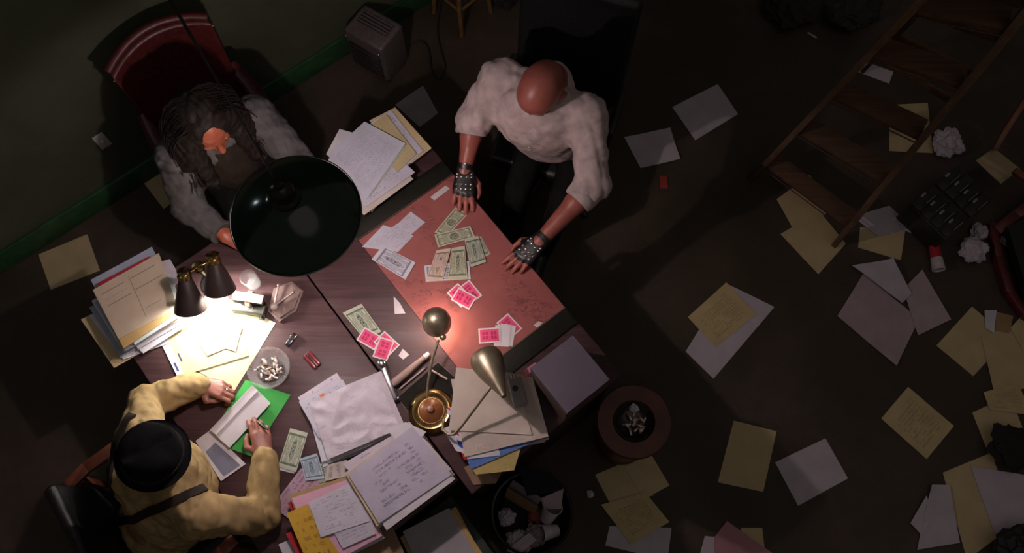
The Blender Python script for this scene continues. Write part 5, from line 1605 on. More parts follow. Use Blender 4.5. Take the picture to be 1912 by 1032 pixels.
def head(vol, c, f, u, s, k=1.0, neck=None):
    """skull, jaw, nose, ears, brow, eye sockets, lips; f face direction, u crown direction"""
    c = Vector(c)
    A = (s, f, u)
    vol.ell(c + u * 0.022 * k - f * 0.008 * k, A, (0.075 * k, 0.096 * k, 0.088 * k), 0.03)
    vol.ell(c + u * 0.040 * k + f * 0.030 * k, A, (0.062 * k, 0.062 * k, 0.062 * k), 0.03)
    vol.ell(c - u * 0.045 * k + f * 0.030 * k, A, (0.058 * k, 0.062 * k, 0.072 * k), 0.03)
    vol.ell(c - u * 0.098 * k + f * 0.062 * k, A, (0.030 * k, 0.024 * k, 0.020 * k), 0.03)
    for q in (-1, 1):
        vol.cone(c + f * 0.088 * k + u * 0.012 * k + s * q * 0.012 * k, c + f * 0.076 * k + u * 0.014 * k + s * q * 0.046 * k, 0.010 * k, 0.008 * k, 0.014)
        vol.ell(c + f * 0.070 * k - u * 0.036 * k + s * q * 0.036 * k, A, (0.020 * k, 0.016 * k, 0.018 * k), 0.02)
        vol.ell(c + f * 0.097 * k - u * 0.008 * k + s * q * 0.031 * k, A, (0.017 * k, 0.016 * k, 0.011 * k), 0.010, sub=True)
        vol.ell(c - u * 0.012 * k - f * 0.010 * k + s * q * 0.077 * k, (s, f, u), (0.010 * k, 0.020 * k, 0.033 * k), 0.010)
        vol.ell(c - u * 0.012 * k - f * 0.002 * k + s * q * 0.090 * k, (s, f, u), (0.006 * k, 0.010 * k, 0.018 * k), 0.006, sub=True)
        vol.ell(c - u * 0.046 * k + f * 0.098 * k + s * q * 0.011 * k, A, (0.009 * k, 0.010 * k, 0.008 * k), 0.008)
    vol.cone(c + f * 0.090 * k - u * 0.002 * k, c + f * 0.112 * k - u * 0.042 * k, 0.009 * k, 0.013 * k, 0.012)
    vol.cone(c + f * 0.086 * k - u * 0.070 * k - s * 0.016 * k, c + f * 0.086 * k - u * 0.070 * k + s * 0.016 * k, 0.009 * k, 0.009 * k, 0.010)
    vol.cone(c + f * 0.097 * k - u * 0.0705 * k - s * 0.020 * k, c + f * 0.097 * k - u * 0.0705 * k + s * 0.020 * k, 0.0025 * k, 0.0025 * k, 0.003, sub=True)
    if neck is not None:
        vol.cone(c - u * 0.055 * k - f * 0.022 * k, neck, 0.056 * k, 0.062 * k, 0.03)

EYEW = plain('eye_white', (0.6, 0.55, 0.5), 0.2)
EYED = plain('eye_iris', (0.03, 0.015, 0.01), 0.15)
def eyes(parent, c, f, u, s, k=1.0):
    for q in (-1, 1):
        p = Vector(c) + f * 0.079 * k - u * 0.008 * k + s * q * 0.031 * k
        e = MB().ball(p, 0.0115 * k, 2).build('eye', EYEW, parent)
        MB().ball(p + f * 0.0075 * k - u * 0.003 * k, 0.0058 * k, 2).build('iris', EYED, e)

def hand(vol, wr, d, n, thumb, curl=(0.3, 0.35, 0.4, 0.5), spread=0.10, k=1.0, tcurl=0.3, first=None, fl=1.0, fr=1.08):
    """wr wrist, d finger direction, n back of the hand; thumb = vector to the thumb side"""
    wr, d = Vector(wr), unit(d)
    n = (Vector(n) - d * Vector(n).dot(d)).normalized()
    s = Vector(thumb) - d * Vector(thumb).dot(d) - n * Vector(thumb).dot(n)
    s.normalize()
    kn = [(0.088, 0.030), (0.092, 0.010), (0.087, -0.010), (0.077, -0.029)]
    L = [(0.043, 0.026, 0.020), (0.048, 0.030, 0.021), (0.044, 0.028, 0.020), (0.034, 0.021, 0.018)]
    tips = []
    knuck = []
    for i, (a, b) in enumerate(kn):
        K = wr + d * a * k + s * b * k + n * (0.003 if i in (1, 2) else 0.0)
        knuck.append(K)
        vol.cone(wr + s * b * 0.6 * k + d * 0.008, K, 0.0150 * k, 0.0115 * k, 0.014)
        ang = spread * (1.5 - i)
        fd = (d * math.cos(ang) + s * math.sin(ang)).normalized()
        ax = fd.cross(n)
        p = K
        r = (0.0094 if i < 3 else 0.0084) * k * fr
        c0 = curl[i]
        tot = first[i] if first else c0 * 0.6
        for j in range(3):
            dd = fd * math.cos(tot) - n * math.sin(tot)
            q = p + dd * L[i][j] * k * fl
            vol.cone(p, q, r, r * 0.92, 0.004)
            p = q
            r *= 0.92
            tot += c0 * (1.0 if j == 0 else 0.8)
        tips.append(p)
    tb = wr + d * 0.022 * k + s * 0.026 * k - n * 0.006
    t1 = tb + (d * 0.62 + s * 0.70 - n * 0.25).normalized() * 0.042 * k
    t2 = t1 + (d * (0.85 - tcurl * 0.2) + s * (0.40 - tcurl) - n * 0.22).normalized() * 0.032 * k
    t3 = t2 + (d * 0.9 + s * (0.15 - tcurl * 1.2) - n * 0.25).normalized() * 0.024 * k
    vol.cone(tb, t1, 0.0150 * k, 0.0115 * k, 0.012)
    vol.cone(t1, t2, 0.0112 * k, 0.0095 * k, 0.004)
    vol.cone(t2, t3, 0.0095 * k, 0.0078 * k, 0.004)
    tips.append(t3)
    return dict(tips=tips, knuck=knuck, d=d, n=n, s=s, wr=wr)

def limb(vol, a, b, c, r, k=0.02):
    """a-b-c with radii r at a, just below a, b, and c"""
    a, b, c = Vector(a), Vector(b), Vector(c)
    vol.cone(a, b, r[0], r[1], k)
    m = b + (c - b) * 0.3
    vol.cone(b, m, r[1] * 0.98, r[2], k)
    vol.cone(m, c, r[2], r[3], k)

def bounds(pts, m):
    return [min(p[i] for p in pts) - m for i in range(3)], [max(p[i] for p in pts) + m for i in range(3)]

def legs(parent, pel, hipw, knees, feet, mat, shoe_mat, fw, r=0.085):
    pts = list(knees) + list(feet) + [pel]
    lo, hi = bounds(pts, 0.2)
    lo[2] = max(lo[2], 0.0)
    v = Vol(lo, hi, 0.011)
    s = unit(hipw)
    w = Vector(hipw).length
    v.ell(pel, (s, Vector((-s.y, s.x, 0)), Z3), (w + 0.06, 0.12, 0.11), 0.05)
    for q, kn, ft in ((-1, knees[0], feet[0]), (1, knees[1], feet[1])):
        hip = Vector(pel) + s * q * w
        v.cone(hip, kn, r, r * 0.74, 0.04)
        v.cone(kn, Vector(ft) + Z3 * 0.10, r * 0.72, r * 0.62, 0.03)
    v.fold(0.004, 40, 3)
    v.mesh('trousers', mat, parent)
    for ft in feet:
        m = Vol(Vector(ft) - Vector((0.2, 0.2, 0.0)), Vector(ft) + Vector((0.2, 0.2, 0.2)), 0.008)
        f = unit(fw)
        m.cone(Vector(ft) + Z3 * 0.05 - f * 0.03, Vector(ft) + Z3 * 0.04 + f * 0.13, 0.042, 0.038, 0.03)
        m.cone(Vector(ft) + Z3 * 0.06, Vector(ft) + Z3 * 0.12, 0.045, 0.042, 0.03)
        m.plane(Vector(ft) + Z3 * 0.004, (0, 0, -1))
        m.mesh('shoe', shoe_mat, parent)

def ribbon(vol, pts, w, t, name, mat, parent, off=0.002, sub=6):
    """a strap laid on the surface of vol through photo pixels"""
    ps = []
    for i in range(len(pts) - 1):
        for k in range(sub):
            a = k / sub
            q = vol.cast(pts[i][0] * (1 - a) + pts[i + 1][0] * a, pts[i][1] * (1 - a) + pts[i + 1][1] * a)
            if q is not None:
                ps.append((q, vol.grad(q)))
    q = vol.cast(*pts[-1])
    if q is not None:
        ps.append((q, vol.grad(q)))
    if len(ps) < 3:
        return None
    P_ = [p for p, _ in ps]
    N_ = [n for _, n in ps]
    for _ in range(8):
        P_ = [P_[0]] + [(P_[i - 1] + P_[i] * 2 + P_[i + 1]) / 4 for i in range(1, len(P_) - 1)] + [P_[-1]]
        N_ = [N_[0]] + [(N_[i - 1] + N_[i] * 2 + N_[i + 1]).normalized() for i in range(1, len(N_) - 1)] + [N_[-1]]
    P_ = [p - n * vol.at(p) if abs(vol.at(p)) < 0.03 else p for p, n in zip(P_, N_)]
    vs, fs = [], []
    for i in range(len(P_)):
        tg = (P_[min(i + 1, len(P_) - 1)] - P_[max(i - 1, 0)]).normalized()
        sd = tg.cross(N_[i]).normalized()
        b = P_[i] + N_[i] * off
        vs += [b - sd * w / 2 - N_[i] * 0.012, b + sd * w / 2 - N_[i] * 0.012, b + sd * w / 2 + N_[i] * t, b - sd * w / 2 + N_[i] * t]
    for i in range(len(P_) - 1):
        a = i * 4
        for k in range(4):
            fs.append([a + k, a + (k + 1) % 4, a + 4 + (k + 1) % 4, a + 4 + k])
    fs += [[3, 2, 1, 0], [len(vs) - 4 + k for k in range(4)]]
    return MB().add(vs, fs).build(name, mat, parent, True, None, 40)

def mat_skin(name, c, c2):
    t = NT(name)
    p = t.obj()
    col = t.mix(t.ramp(t.noise(p, 22, 4), 0.35, 0.7), c, c2)
    t.b.inputs['Subsurface Weight'].default_value = 0.08
    t.b.inputs['Subsurface Radius'].default_value = (0.01, 0.004, 0.002)
    t.bump(t.noise(p, 160, 4), 0.10, 0.002)
    return t.done(col, 0.42, 0, 0.4)

def mat_cloth(name, c, var=0.2, sc=20, stripe=None):
    t = NT(name)
    p = t.obj()
    col = t.mix(t.ramp(t.noise(p, sc, 5), 0.3, 0.7), mul(c, 1 - var), mul(c, 1 + var))
    t.bump(t.noise(p, 420, 3), 0.25, 0.002)
    return t.done(col, 0.85, 0, 0.15)

# ------------------------------------------------------------------ the bald man
SK1 = mat_skin('ruddy_skin', (0.27, 0.075, 0.058), (0.34, 0.105, 0.08))
hc1 = W(1013, 164, 1.20)
f1, u1, s1_ = frame_of((-0.48, -0.66, -0.66), (-0.26, -0.46, 0.80))
neck1 = W(1030, 150, 1.07)
shR = W(932, 146, 1.05)      # his right shoulder (left in the picture)
shL = W(1098, 212, 1.05)
elR = W(884, 226, 0.915)
wrR = W(868, 318, 0.805)
elL = W(1106, 345, 0.900)
wrL = W(1008, 450, 0.805)
pel1 = Vector((0.27, 2.12, 0.56))
mid1 = (shR + shL) / 2
body = Vol(*bounds([hc1, neck1, shR, shL, elR, wrR, elL, wrL, W(850, 400, 0.76), W(940, 500, 0.76), pel1], 0.14), 0.0042)
head(body, hc1, f1, u1, s1_, 1.12, neck1)
body.cone(neck1, mid1 + Vector((0.0, 0.0, -0.05)), 0.060, 0.07, 0.04)
body.cone(mid1 + Vector((0.02, 0.0, -0.07)), pel1, 0.085, 0.085, 0.05)
body.cone(shR, shL, 0.055, 0.055, 0.05)
limb(body, shR, elR, wrR, (0.055, 0.046, 0.044, 0.029))
limb(body, shL, elL, wrL, (0.055, 0.046, 0.046, 0.030))
dR = W(864, 385, 0.772) - wrR
hR = hand(body, wrR, dR, (0, 0, 1), (1, 0, 0), (0.12, 0.14, 0.14, 0.16), 0.09, 1.10, 0.3, (0.02, 0.05, 0.06, 0.05), 0.80, 1.2)
dL = W(956, 498, 0.772) - wrL
hL_ = hand(body, wrL, dL, (0, 0, 1), (-0.7, 0.5, 0), (0.12, 0.14, 0.14, 0.16), 0.09, 1.10, 0.3, (0.02, 0.05, 0.06, 0.05), 0.80, 1.2)
man1 = body.mesh('person', SK1, None, (0.2, 2.0, 0.0))
tag(man1, 'bald person in a white shirt and studded gloves, arms spread over the red blotter', 'person')
eyes(man1, hc1, f1, u1, s1_, 1.12)
# shirt
WSH = mat_cloth('white_shirt', (0.46, 0.37, 0.36))
sv_ = Vol(*bounds([neck1, shR, shL, elR, elL, pel1, W(1010, 280, 0.9)], 0.13), 0.0065)
ch1 = mid1 + Vector((-0.02, -0.05, -0.10))
bl1 = pel1 + Vector((-0.03, -0.10, 0.06))
fwd1 = unit((-0.317, -0.948, 0))
wdd1 = unit((0.948, -0.317, 0))
sv_.cone(shR + Vector((0.03, 0, -0.005)), shL + Vector((-0.03, 0, -0.005)), 0.072, 0.072, 0.06)
sv_.ell(ch1, (wdd1, fwd1, Z3), (0.185, 0.125, 0.19), 0.06)
sv_.ell((ch1 + bl1) / 2 + fwd1 * 0.02, (wdd1, fwd1, Z3), (0.185, 0.145, 0.20), 0.06)
sv_.ell(bl1, (wdd1, fwd1, Z3), (0.175, 0.14, 0.12), 0.06)
sv_.cone(neck1 - Z3 * 0.02, mid1, 0.085, 0.10, 0.05)
for a, b, c, kk in ((shR, elR, wrR, 0.16), (shL, elL, wrL, 0.22)):
    cend = b + (c - b) * kk
    sv_.cone(a, b, 0.076, 0.066, 0.03)
    sv_.cone(b, cend, 0.066, 0.060, 0.02)
    dd = unit(c - b)
    sv_.plane(cend + dd * 0.015, dd, [x - 0.09 for x in cend], [x + 0.09 for x in cend])
sv_.fold(0.0080, 24, 5)
sv_.fold(0.0030, 58, 9)
shirt1 = sv_.mesh('shirt', WSH, man1)
for a, b, c, kk in ((shR, elR, wrR, 0.16), (shL, elL, wrL, 0.22)):
    cend = b + (c - b) * (kk + 0.02)
    dd = unit(c - b)
    MB().lathe([(0.050, -0.010), (0.060, -0.030), (0.067, -0.022), (0.069, 0.0), (0.064, 0.016), (0.054, 0.018), (0.050, 0.006)], cend, dd, 32, closed=True).build('rolled_cuff', WSH, shirt1)
# open collar
cq = neck1 + f1 * 0.02
MB().tube([neck1 + s1_ * (0.075 * math.cos(a)) + fwd1 * (0.02 + 0.075 * math.sin(a)) + Vector((0, 0, -0.018 - 0.03 * math.sin(a))) for a in [(-0.9 + 4.9 * i / 16) for i in range(17)]], [0.010] * 17, 8).build('collar', WSH, shirt1)
for k in range(5):
    q = sv_.march(mid1 + fwd1 * (0.35) + Vector((0, 0, -0.01 - 0.05 * k)), -fwd1 + Vector((0, 0, -0.05)), 0.6)
    if q is not None:
        MB().ball(q, (0.006, 0.006, 0.006), 1).build('button', plain('shirt_button', (0.5, 0.45, 0.42), 0.4), shirt1)
# gloves with studs
GLV = plain('glove_leather', (0.012, 0.011, 0.011), 0.38, 0, 0.3, 60, 0.3, 200)
STUD = plain('stud_metal', (0.80, 0.78, 0.80), 0.22, 1.0)
for H in (hR, hL_):
    gv = Vol(*bounds([H['wr']] + H['tips'], 0.05), 0.0032)
    kn = H['knuck']
    for i in range(4):
        b = kn[i]
        gv.cone(H['wr'] + H['s'] * (0.018 - 0.012 * i) - H['d'] * 0.002, b, 0.0205, 0.0170, 0.014)
        fdir = unit(H['tips'][i] - b)
        gv.cone(b, b + fdir * 0.018, 0.0145, 0.0135, 0.006)
    gv.cone(H['wr'] + H['d'] * 0.022 + H['s'] * 0.024, H['wr'] + H['d'] * 0.05 + H['s'] * 0.048 - H['n'] * 0.010, 0.018, 0.0145, 0.012)
    gv.ell(H['wr'] + H['d'] * 0.006 + H['n'] * 0.028, (H['s'], H['d'], H['n']), (0.020, 0.016, 0.022), 0.004, sub=True)
    gl_ = gv.mesh('fingerless_glove', GLV, man1)
    m = MB()
    for a, bs in ((0.020, (-0.030, 0.030)), (0.034, (-0.031, -0.012, 0.010, 0.031)), (0.066, (-0.031, -0.010, 0.010, 0.031)), (0.086, (-0.029, -0.010, 0.010, 0.030))):
        for b in bs:
            st_ = H['wr'] + H['d'] * a + H['s'] * b + H['n'] * 0.06
            q = gv.march(st_, -H['n'], 0.12)
            if q is not None:
                m.ball(q, (0.0066, 0.0066, 0.0052), 2)
    tag(m.build('studs', STUD, gl_), kind='stuff')
    dback = unit(H['wr'] - (elR if H is hR else elL))
    MB().lathe([(0.0335, -0.012), (0.037, -0.012), (0.0375, 0.012), (0.0345, 0.012)], H['wr'] - dback * 0.020, dback, 32, closed=True).build('wrist_strap', GLV, gl_)
    wrn = H['wr'] - dback * 0.020
    MB().ball(wrn + H['n'] * 0.037, (0.005, 0.005, 0.005), 1).build('strap_stud', STUD, gl_)
BLT = mat_cloth('black_trousers', (0.006, 0.0055, 0.006))
SHOE = plain('black_shoe', (0.01, 0.009, 0.009), 0.3)
kneesA = [Vector((0.02, 1.72, 0.52)), Vector((0.24, 1.68, 0.52))]
legs(man1, pel1, wdd1 * 0.09, kneesA, [Vector((-0.02, 1.60, 0.0)), Vector((0.16, 1.62, 0.0))], BLT, SHOE, fwd1)

# ------------------------------------------------------------------ the long-haired person
SK2 = mat_skin('tan_skin', (0.33, 0.080, 0.040), (0.38, 0.105, 0.055))
fw2d = fw2
hc2 = W(383, 232, 1.16)
f2_, u2_, s2_ = frame_of(fw2d * 0.92 + Vector((0.0, 0.0, -0.30)), fw2d * 0.28 + Z3 * 0.92)
neck2 = hc2 - Z3 * 0.11 - fw2d * 0.05
sh2L = W(478, 216, 1.00)       # right in the picture
sh2R = W(330, 292, 1.00)
el2R = W(352, 385, 0.82)
wr2R = W(418, 438, 0.790)
el2L = W(556, 296, 0.84)
wr2L = W(556, 385, 0.790)
pel2 = mid2 + fw2 * 0.28 + Z3 * 0.55
mid_2 = (sh2L + sh2R) / 2
b2 = Vol(*bounds([hc2, neck2, sh2L, sh2R, el2R, wr2R, el2L, wr2L, pel2], 0.16), 0.0045)
head(b2, hc2, f2_, u2_, s2_, 1.0, neck2)
b2.cone(neck2, mid_2 - Z3 * 0.03, 0.058, 0.065, 0.04)
b2.cone(mid_2 - Z3 * 0.06, pel2, 0.085, 0.085, 0.05)
b2.cone(sh2R, sh2L, 0.05, 0.05, 0.05)
limb(b2, sh2R, el2R, wr2R, (0.05, 0.042, 0.040, 0.027))
limb(b2, sh2L, el2L, wr2L, (0.05, 0.042, 0.040, 0.027))
hand(b2, wr2R, W(452, 452, 0.775) - wr2R, (0, 0, 1), (0, 1, 0), (0.35, 0.4, 0.45, 0.5), 0.08)
hand(b2, wr2L, W(552, 440, 0.775) - wr2L, (0, 0, 1), (-1, 0, 0), (0.35, 0.4, 0.45, 0.5), 0.08)
p2 = b2.mesh('person', SK2, None, (mid2 + fw2 * 0.3))
tag(p2, 'long-haired person in a grey denim jacket seated in the oxblood armchair', 'person')
eyes(p2, hc2, f2_, u2_, s2_)
DEN = mat_cloth('grey_denim', (0.085, 0.081, 0.080), 0.3)
VEST = mat_cloth('brown_vest', (0.022, 0.015, 0.010), 0.3)
j2 = Vol(*bounds([neck2, sh2L, sh2R, el2R, wr2R, el2L, wr2L, pel2], 0.12), 0.0065)
w2d = unit(sh2R - sh2L)
j2.cone(sh2R, sh2L, 0.072, 0.072, 0.05)
j2.ell(mid_2 - Z3 * 0.12, (w2d, fw2d, Z3), (0.19, 0.115, 0.20), 0.06)
j2.ell((mid_2 + pel2) / 2 - Z3 * 0.04, (w2d, fw2d, Z3), (0.18, 0.125, 0.22), 0.06)
for a, b, c in ((sh2R, el2R, wr2R), (sh2L, el2L, wr2L)):
    j2.cone(a, b, 0.074, 0.062, 0.03)
    j2.cone(b, c - unit(c - b) * 0.0, 0.060, 0.048, 0.02)
    dd = unit(c - b)
    j2.plane(c - dd * 0.02, dd, [x - 0.07 for x in c], [x + 0.07 for x in c])
j2.fold(0.0085, 26, 21)
j2.fold(0.003, 60, 22)
jk = j2.mesh('denim_jacket', DEN, p2)
vv = Vol(*bounds([mid_2, pel2], 0.26), 0.008)
vv.ell(mid_2 - Z3 * 0.13 + fw2d * 0.045, (w2d, fw2d, Z3), (0.125, 0.10, 0.19), 0.05)
vv.ell((mid_2 + pel2) / 2 - Z3 * 0.05 + fw2d * 0.05, (w2d, fw2d, Z3), (0.14, 0.11, 0.20), 0.05)
vv.fold(0.004, 45, 31)
vv.mesh('vest', VEST, p2)
legs(p2, pel2, wd2 * 0.09, [pel2 + fw2 * 0.36 - wd2 * 0.12, pel2 + fw2 * 0.36 + wd2 * 0.12], [Vector((pel2.x, pel2.y, 0)) + fw2 * 0.38 - wd2 * 0.12, Vector((pel2.x, pel2.y, 0)) + fw2 * 0.38 + wd2 * 0.12], BLT, SHOE, fw2)
# hair: a cap parted in the middle and long locks of separate strands
def mat_hair():
    t = NT('dark_brown_hair')
    p = t.obj()
    c = t.mix(t.ramp(t.noise(p, 45, 4, 0.6), 0.35, 0.7), (0.007, 0.005, 0.004), (0.018, 0.012, 0.009))
    return t.done(c, 0.65, 0, 0.2)
HAIR = mat_hair()
hv = Vol(*bounds([hc2], 0.32), 0.006)
A2 = (s2_, f2_, u2_)
hv.ell(hc2 + u2_ * 0.030 - f2_ * 0.018, A2, (0.098, 0.112, 0.100), 0.03)
for q in (-1, 1):
    hv.cone(hc2 + s2_ * q * 0.085 + u2_ * 0.01 - f2_ * 0.01, hc2 + s2_ * q * 0.125 - Z3 * 0.13 + f2_ * 0.02, 0.036, 0.044, 0.05)
    hv.cone(hc2 + s2_ * q * 0.08 - f2_ * 0.05, hc2 + s2_ * q * 0.14 - Z3 * 0.17 - f2_ * 0.03, 0.045, 0.055, 0.06)
hv.cone(hc2 - f2_ * 0.07, hc2 - f2_ * 0.10 - Z3 * 0.16, 0.08, 0.09, 0.05)
# keep the face free
for q in (-1, 1):
    hv.cone(hc2 + s2_ * q * 0.088 + f2_ * 0.02, hc2 + s2_ * q * 0.105 - Z3 * 0.21 + f2_ * 0.085, 0.034, 0.030, 0.03)
hv.ell(hc2 + f2_ * 0.120 + u2_ * 0.030, A2, (0.054, 0.085, 0.120), 0.012, sub=True)
hv.fold(0.006, 60, 44)
hair = hv.mesh('hair', HAIR, p2)
m = MB()
rnd = random.Random(99)
for i in range(620):
    q = 1 if i % 2 else -1
    th_ = rnd.uniform(-1.0, 0.30)                    # back to front along the parting
    root = hc2 + u2_ * (0.030 + 0.101 * math.cos(th_)) + f2_ * (-0.018 + 0.112 * math.sin(th_)) + s2_ * q * 0.004
    sp = rnd.uniform(0.75, 1.25)
    bk_ = -0.02 + th_ * 0.06 + rnd.uniform(-0.02, 0.02)
    p1_ = hc2 + s2_ * q * (0.075 * sp) + u2_ * 0.085 + f2_ * (math.sin(th_) * 0.105 - 0.015)
    p2_ = hc2 + s2_ * q * (0.118 * sp + 0.01) + u2_ * 0.00 + f2_ * (bk_ + 0.01)
    p3_ = hc2 + s2_ * q * (0.140 * sp) - Z3 * rnd.uniform(0.08, 0.15) + f2_ * (bk_ + 0.02)
    p4_ = hc2 + s2_ * q * (0.150 * sp + rnd.uniform(-0.02, 0.03)) - Z3 * rnd.uniform(0.16, 0.30) + f2_ * (bk_ + rnd.uniform(-0.02, 0.12))
    wob = Vector((rnd.gauss(0, 1), rnd.gauss(0, 1), rnd.gauss(0, 1))) * 0.006
    path = smooth_path([root, p1_ + wob, p2_ - wob, p3_ + wob, p4_], 4)
    m.tube(path, [0.0022] * (len(path) - 1) + [0.0006], 4, False)
tag(m.build('hair_strands', HAIR, hair), kind='stuff')

# ------------------------------------------------------------------ the man in the black hat
SK3 = mat_skin('weathered_skin', (0.25, 0.098, 0.072), (0.31, 0.128, 0.095))
fd3 = unit((0.815, 0.58, 0))
hc3 = W(296, 850, 1.17)
f3_, u3_, s3_ = frame_of(fd3 * 0.80 + Vector((0, 0, -0.62)), fd3 * 0.45 + Z3 * 0.9)
neck3 = hc3 - Z3 * 0.115 - fd3 * 0.06
sh3L = W(262, 812, 1.00)
sh3R = W(372, 962, 1.00)
el3L = W(272, 752, 0.845)
wr3L = W(374, 716, 0.800)
el3R = W(488, 962, 0.800)
wr3R = W(494, 852, 0.795)
mid3 = (sh3L + sh3R) / 2
pel3 = Vector((-1.40, 0.235, 0.56))
pel3.z = 0.56
b3 = Vol(*bounds([hc3, neck3, sh3L, sh3R, el3L, wr3L, el3R, wr3R, W(420, 740, 0.78), W(485, 780, 0.78), pel3], 0.15), 0.0042)
head(b3, hc3, f3_, u3_, s3_, 1.0, neck3)
b3.cone(neck3, mid3 - Z3 * 0.03, 0.058, 0.065, 0.04)
b3.cone(mid3 - Z3 * 0.07, pel3, 0.085, 0.085, 0.05)
b3.cone(sh3L, sh3R, 0.05, 0.05, 0.05)
limb(b3, sh3L, el3L, wr3L, (0.05, 0.042, 0.040, 0.028))
limb(b3, sh3R, el3R, wr3R, (0.05, 0.042, 0.040, 0.028))
h3L = hand(b3, wr3L, W(416, 728, 0.790) - wr3L, (0.05, 0.35, 1), (0.6, -1, 0), (1.15, 1.2, 1.2, 1.2), 0.03, 1.0, 0.75, (0.35, 0.4, 0.45, 0.5))
h3R = hand(b3, wr3R, W(484, 796, 0.800) - wr3R, (0.35, 0.15, 1), (-1, 0.2, -0.1), (0.62, 0.7, 0.78, 0.85), 0.03, 1.0, 0.45, (0.12, 0.2, 0.25, 0.3))
man3 = b3.mesh('person', SK3, None, Vector((pel3.x, pel3.y, 0)))
tag(man3, 'person in a black hat, yellow shirt and dark suspenders holding a white envelope', 'person')
eyes(man3, hc3, f3_, u3_, s3_)
for H, ii in ((h3L, (1, 2)), (h3R, (2,))):
    for i in ii:
        p = H['knuck'][i] + (H['n'] * -0.004)
        tgt = unit(H['d'] - H['n'] * 0.35)
        MB().lathe([(0.0098, -0.003), (0.0116, -0.003), (0.0120, 0.003), (0.0100, 0.003)], p + tgt * 0.016, tgt, 20, closed=True).build('finger_ring', plain('silver_ring', (0.7, 0.68, 0.66), 0.2, 1.0), man3)
YSH = mat_cloth('mustard_shirt', (0.32, 0.225, 0.105), 0.25)
s3v = Vol(*bounds([neck3, sh3L, sh3R, el3L, wr3L, el3R, wr3R, pel3], 0.13), 0.006)
w3d = unit(sh3R - sh3L)
s3v.cone(sh3L, sh3R, 0.072, 0.072, 0.05)
s3v.cone(neck3 - Z3 * 0.03, mid3, 0.080, 0.10, 0.05)
s3v.ell(mid3 - Z3 * 0.12 - fd3 * 0.02, (w3d, fd3, Z3), (0.185, 0.125, 0.19), 0.06)
s3v.ell((mid3 + pel3) / 2 - Z3 * 0.02, (w3d, fd3, Z3), (0.185, 0.14, 0.22), 0.06)
s3v.ell(W(262, 890, 0.90), (w3d, fd3, Z3), (0.14, 0.085, 0.16), 0.06)
s3v.ell(pel3 + Z3 * 0.06 - fd3 * 0.01, (w3d, fd3, Z3), (0.175, 0.13, 0.12), 0.06)
for a, b, c in ((sh3L, el3L, wr3L), (sh3R, el3R, wr3R)):
    s3v.cone(a, b, 0.074, 0.060, 0.03)
    s3v.cone(b, c, 0.060, 0.043, 0.02)
    dd = unit(c - b)
    s3v.plane(c - dd * 0.012, dd, [x - 0.06 for x in c], [x + 0.06 for x in c])
    for t in (0.25, 0.42, 0.58, 0.74, 0.9):     # gathered sleeve rings
        q0 = b + (c - b) * t
        s3v.cone(q0 - dd * 0.004 + Vector((0.006, 0, 0)), q0 + dd * 0.006, 0.062 - 0.017 * t, 0.0615 - 0.017 * t, 0.008)
s3v.fold(0.0075, 26, 55)
s3v.fold(0.0030, 60, 56)
sh3 = s3v.mesh('shirt', YSH, man3)
for c, b in ((wr3L, el3L), (wr3R, el3R)):
    dd = unit(c - b)
    MB().lathe([(0.034, 0.0), (0.044, -0.03), (0.046, -0.004), (0.043, 0.008), (0.036, 0.010)], c - dd * 0.016, dd, 28, closed=True).build('cuff', YSH, sh3)
SUSP = mat_cloth('dark_strap', (0.020, 0.015, 0.012), 0.2)
ribbon(s3v, [(222, 974), (270, 958), (320, 938), (360, 920), (382, 911)], 0.032, 0.003, 'suspender', SUSP, man3, 0.005)
ribbon(s3v, [(220, 972), (212, 930), (206, 890), (208, 862), (222, 815), (246, 775)], 0.032, 0.003, 'suspender', SUSP, man3, 0.005)
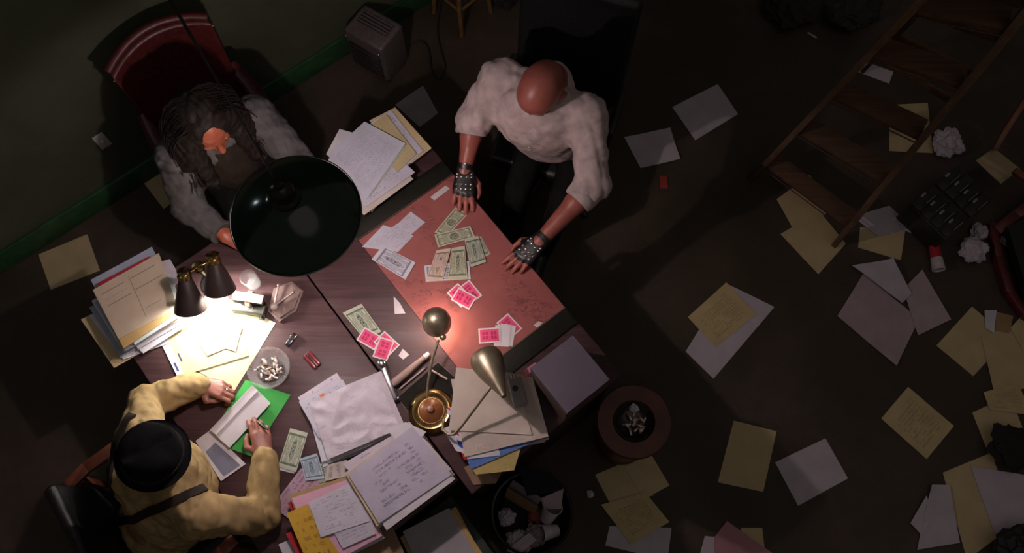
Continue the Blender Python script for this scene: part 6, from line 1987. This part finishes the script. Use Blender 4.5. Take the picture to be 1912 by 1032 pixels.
# collar and hair at the nape
MB().tube([neck3 + w3d * (0.072 * math.cos(a)) + fd3 * (0.078 * math.sin(a)) + Vector((0, 0, 0.005 - 0.02 * math.sin(a))) for a in [(-1.2 + 5.6 * i / 18) for i in range(19)]], 0.011, 8).build('collar', YSH, sh3)
nh = Vol(*bounds([hc3], 0.16), 0.006)
nh.ell(hc3 - f3_ * 0.030 + u3_ * 0.0, (s3_, f3_, u3_), (0.083, 0.080, 0.085), 0.02)
for q in (-1, 1):
    nh.ell(hc3 + s3_ * q * 0.070 - u3_ * 0.03 + f3_ * 0.015, (s3_, f3_, u3_), (0.014, 0.018, 0.035), 0.015)
nh.fold(0.004, 90, 12)
nh.mesh('hair', plain('brown_hair', (0.06, 0.035, 0.022), 0.6, 0, 0.4, 60), man3)
# hat: round crown with a lengthwise dent and a short brim
FELT = plain('black_felt', (0.0045, 0.0045, 0.005), 0.95, 0, 0.25, 40, 0.3, 300, 0.1)
hatc = W(286, 850, 1.255)
tiltu = unit(u3_ * 0.35 + Z3 * 0.75)
b = MB()
prof = [(0.0, 0.118), (0.03, 0.118), (0.062, 0.114), (0.084, 0.102), (0.094, 0.080), (0.098, 0.045), (0.101, 0.012), (0.104, 0.004), (0.118, -0.001), (0.1225, 0.004), (0.1215, -0.004), (0.102, -0.006), (0.094, 0.004), (0.090, 0.06), (0.0, 0.09)]
b.lathe(prof[::-1], hatc, tiltu, 56)
e2 = unit(fd3 - tiltu * fd3.dot(tiltu))
e1 = tiltu.cross(e2)
for v in b.v:
    r = v - hatc
    x, y, z = r.dot(e1), r.dot(e2), r.dot(tiltu)
    if z > 0.075:
        g_ = math.exp(-(x / 0.022) ** 2) * math.exp(-(max(abs(y) - 0.05, 0) / 0.03) ** 2)
        v -= tiltu * 0.030 * g_ * min(1, (z - 0.075) / 0.03)
        for q in (-1, 1):
            g2 = math.exp(-(((x - q * 0.055) / 0.028) ** 2 + ((y - 0.055) / 0.03) ** 2))
            v -= tiltu * 0.018 * g2
hat = b.build('hat', FELT, man3, True, None, 70)
MB().lathe([(0.1000, 0.010), (0.1030, 0.010), (0.1010, 0.032), (0.0985, 0.032)], hatc, tiltu, 56, closed=True).build('hat_band', plain('hat_band', (0.008, 0.008, 0.008), 0.5), hat)
legs(man3, pel3, w3d * 0.09, [pel3 + fd3 * 0.40 - w3d * 0.11, pel3 + fd3 * 0.40 + w3d * 0.11], [Vector((pel3.x, pel3.y, 0)) + fd3 * 0.42 - w3d * 0.11, Vector((pel3.x, pel3.y, 0)) + fd3 * 0.42 + w3d * 0.11], BLT, SHOE, fd3)
pen_obj(W(500, 802, T + 0.075), W(470, 778, T + 0.026), 'pen in the right hand of the man in the black hat', BLACKM)
